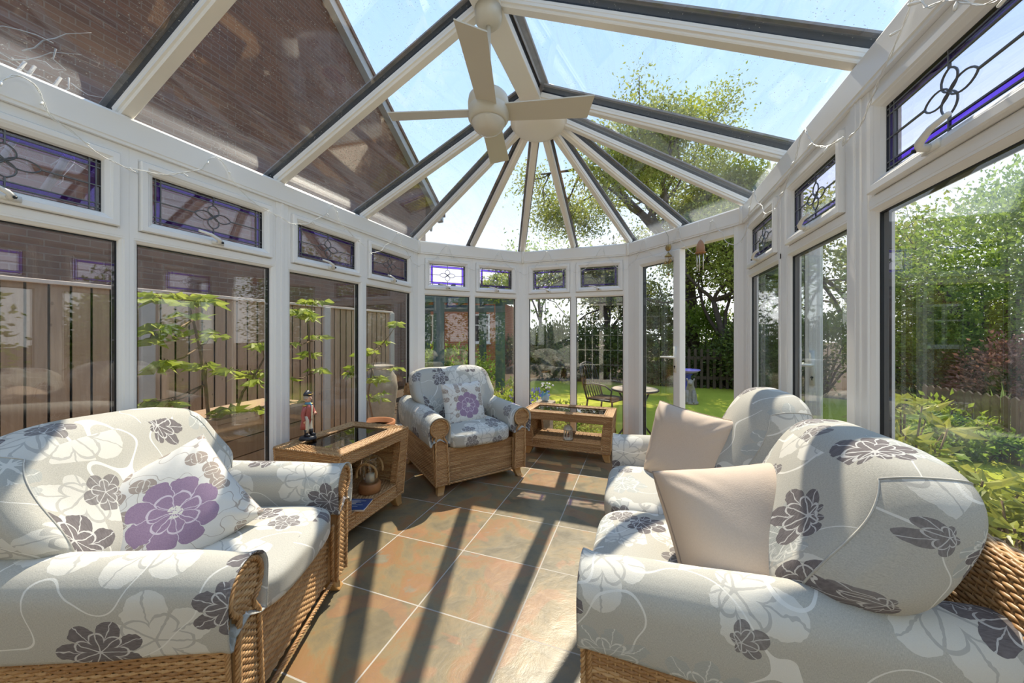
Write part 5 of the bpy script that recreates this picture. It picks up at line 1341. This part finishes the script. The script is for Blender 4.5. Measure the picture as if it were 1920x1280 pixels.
q = gp(1288, 7.6); bb = empty('bird_bath', tuple(q), 0, 'cobalt blue bird bath with lilac bowl on the lawn', 'bird bath')
MB().lathe([(.16, 0), (.16, .05), (.09, .10), (.075, .35), (.08, .5), (.12, .54)], 24).build('pedestal', 'navy_glaze', bb)
MB().lathe([(.08, .54), (.20, .58), (.26, .62), (.26, .635), (.20, .60), (.02, .58)], 28).build('bowl', 'lilac', bb)
q = gp(1295, 7.1); sd = empty('garden_ornament', tuple(q), math.radians(-100), 'seated stone animal ornament at the foot of the bird bath', 'ornament')
m = MB(); rg = []
for z, rx, ry, dx in ((0, .17, .14, 0), (.04, .17, .14, 0), (.05, .14, .115, 0), (.14, .13, .115, -.01), (.24, .10, .095, .0), (.32, .075, .075, .03), (.37, .065, .06, .045), (.43, .062, .058, .06), (.47, .045, .045, .065), (.49, .015, .015, .065)):
    rg.append([(dx + rx * math.cos(t), ry * math.sin(t), z) for t in np.linspace(0, 2 * PI, 22, endpoint=False)])
m.loft(rg); m.tube([(.10, 0, .43), (.15, 0, .41), (.17, 0, .41)], [.045, .035, .022], 10)
for s in (-1, 1): m.tube([(.07, s * .055, .27), (.12, s * .055, .14), (.125, s * .055, .05), (.16, s * .055, .05)], [.035, .03, .028, .022], 8); m.tube([(.05, s * .05, .45), (.03, s * .065, .50), (.03, s * .06, .46)], [.018, .012, .004], 7)
m.build('body', 'stone', sd)
q = at(1022, 752, 4.45); vz = q[2]
pl = empty('plinth', (q[0], q[1], GZ), 0, 'weathered stone plinth outside the bay under the blue vase', 'plinth')
MB().box((-.12, -.12, 0), (.12, .12, .05)).box((-.085, -.085, .0501), (.085, .085, vz - GZ - .04)).box((-.11, -.11, vz - GZ - .0399), (.11, .11, vz - GZ)).build('block', 'stone', pl, smooth=False, bevel=.008)
vs = empty('vase', (q[0], q[1], vz), 0, 'small blue glazed vase of white flowers outside the bay window', 'vase')
MB().lathe([(.032, 0), (.045, .02), (.052, .055), (.044, .09), (.030, .108), (.036, .118), (.030, .118), (.026, .106)], 24).build('vase_body', 'blue_glaze', vs)
rn = np.random.default_rng(4); m, l = MB(), []
for k in range(14):
    t = np.array([rn.normal() * .055, rn.normal() * .055, .15 + rn.uniform(0, .07)]); MB_ = m; m.lathe([(.001, -.010), (.012, -.004), (.015, .006), (.010, .013), (.001, .015)], 7, tuple(t)); l.append(t)
m.build('blooms', 'white_petal', vs, smooth=False)
V, F = leafmesh(np.array([t * (.5, .5, .8) for t in l] * 3), rn.normal(size=(42, 3)) + (0, 0, .6), .06, .4, 5); s_ = MB().add(V, F)
for t in l: s_.tube([(0, 0, .1), t * (.6, .6, .8), t], .002, 4)
s_.build('leaves', 'leaf_mid', vs, smooth=False)
q = gp(996, 4.9); bl = empty('bluebells', tuple(q), 0, 'clump of bluebell flowers outside the middle bay corner', 'flowers'); m, s_ = MB(), MB()
for k in range(26):
    t = np.array([rn.normal() * .12, rn.normal() * .12, .42 + rn.uniform(0, .20)]); s_.tube([(t[0] * .4, t[1] * .4, 0), t * (.8, .8, .6), t], .003, 4)
    for i in range(5): u = t + rn.normal(size=3) * (.02, .02, .035); m.lathe([(.012, -.02), (.010, -.005), (.003, .006)], 6, tuple(u))
m.build('blooms', 'blue_petal', bl, smooth=False); V, F = leafmesh(np.zeros((40, 3)), np.stack([rn.normal(size=40) * .5, rn.normal(size=40) * .5, np.ones(40)], 1), .34, .09, 6); s_.add(V, F); s_.build('leaves', 'leaf_mid', bl, smooth=False)

for lab, x_, y_, rad, n, sd_ in (('tall golden hedge to the right of the conservatory beside the camera', 4.6, 1.2, (1.2, 1.3, 1.5), 9000, 91), ('tall golden hedge to the right of the conservatory behind the camera', 4.4, -1.6, (1.2, 1.4, 1.6), 9000, 92), ('tall golden hedge beyond the nearest right window', 5.6, 4.3, (.9, .9, 1.2), 7000, 93)):
    bush('hedge', lab, 'hedge', (x_, y_, GZ), rad, n, .11, 'leaf_lime' if sd_ != 93 else 'leaf_mid', sd_, 'hedges right of the conservatory')
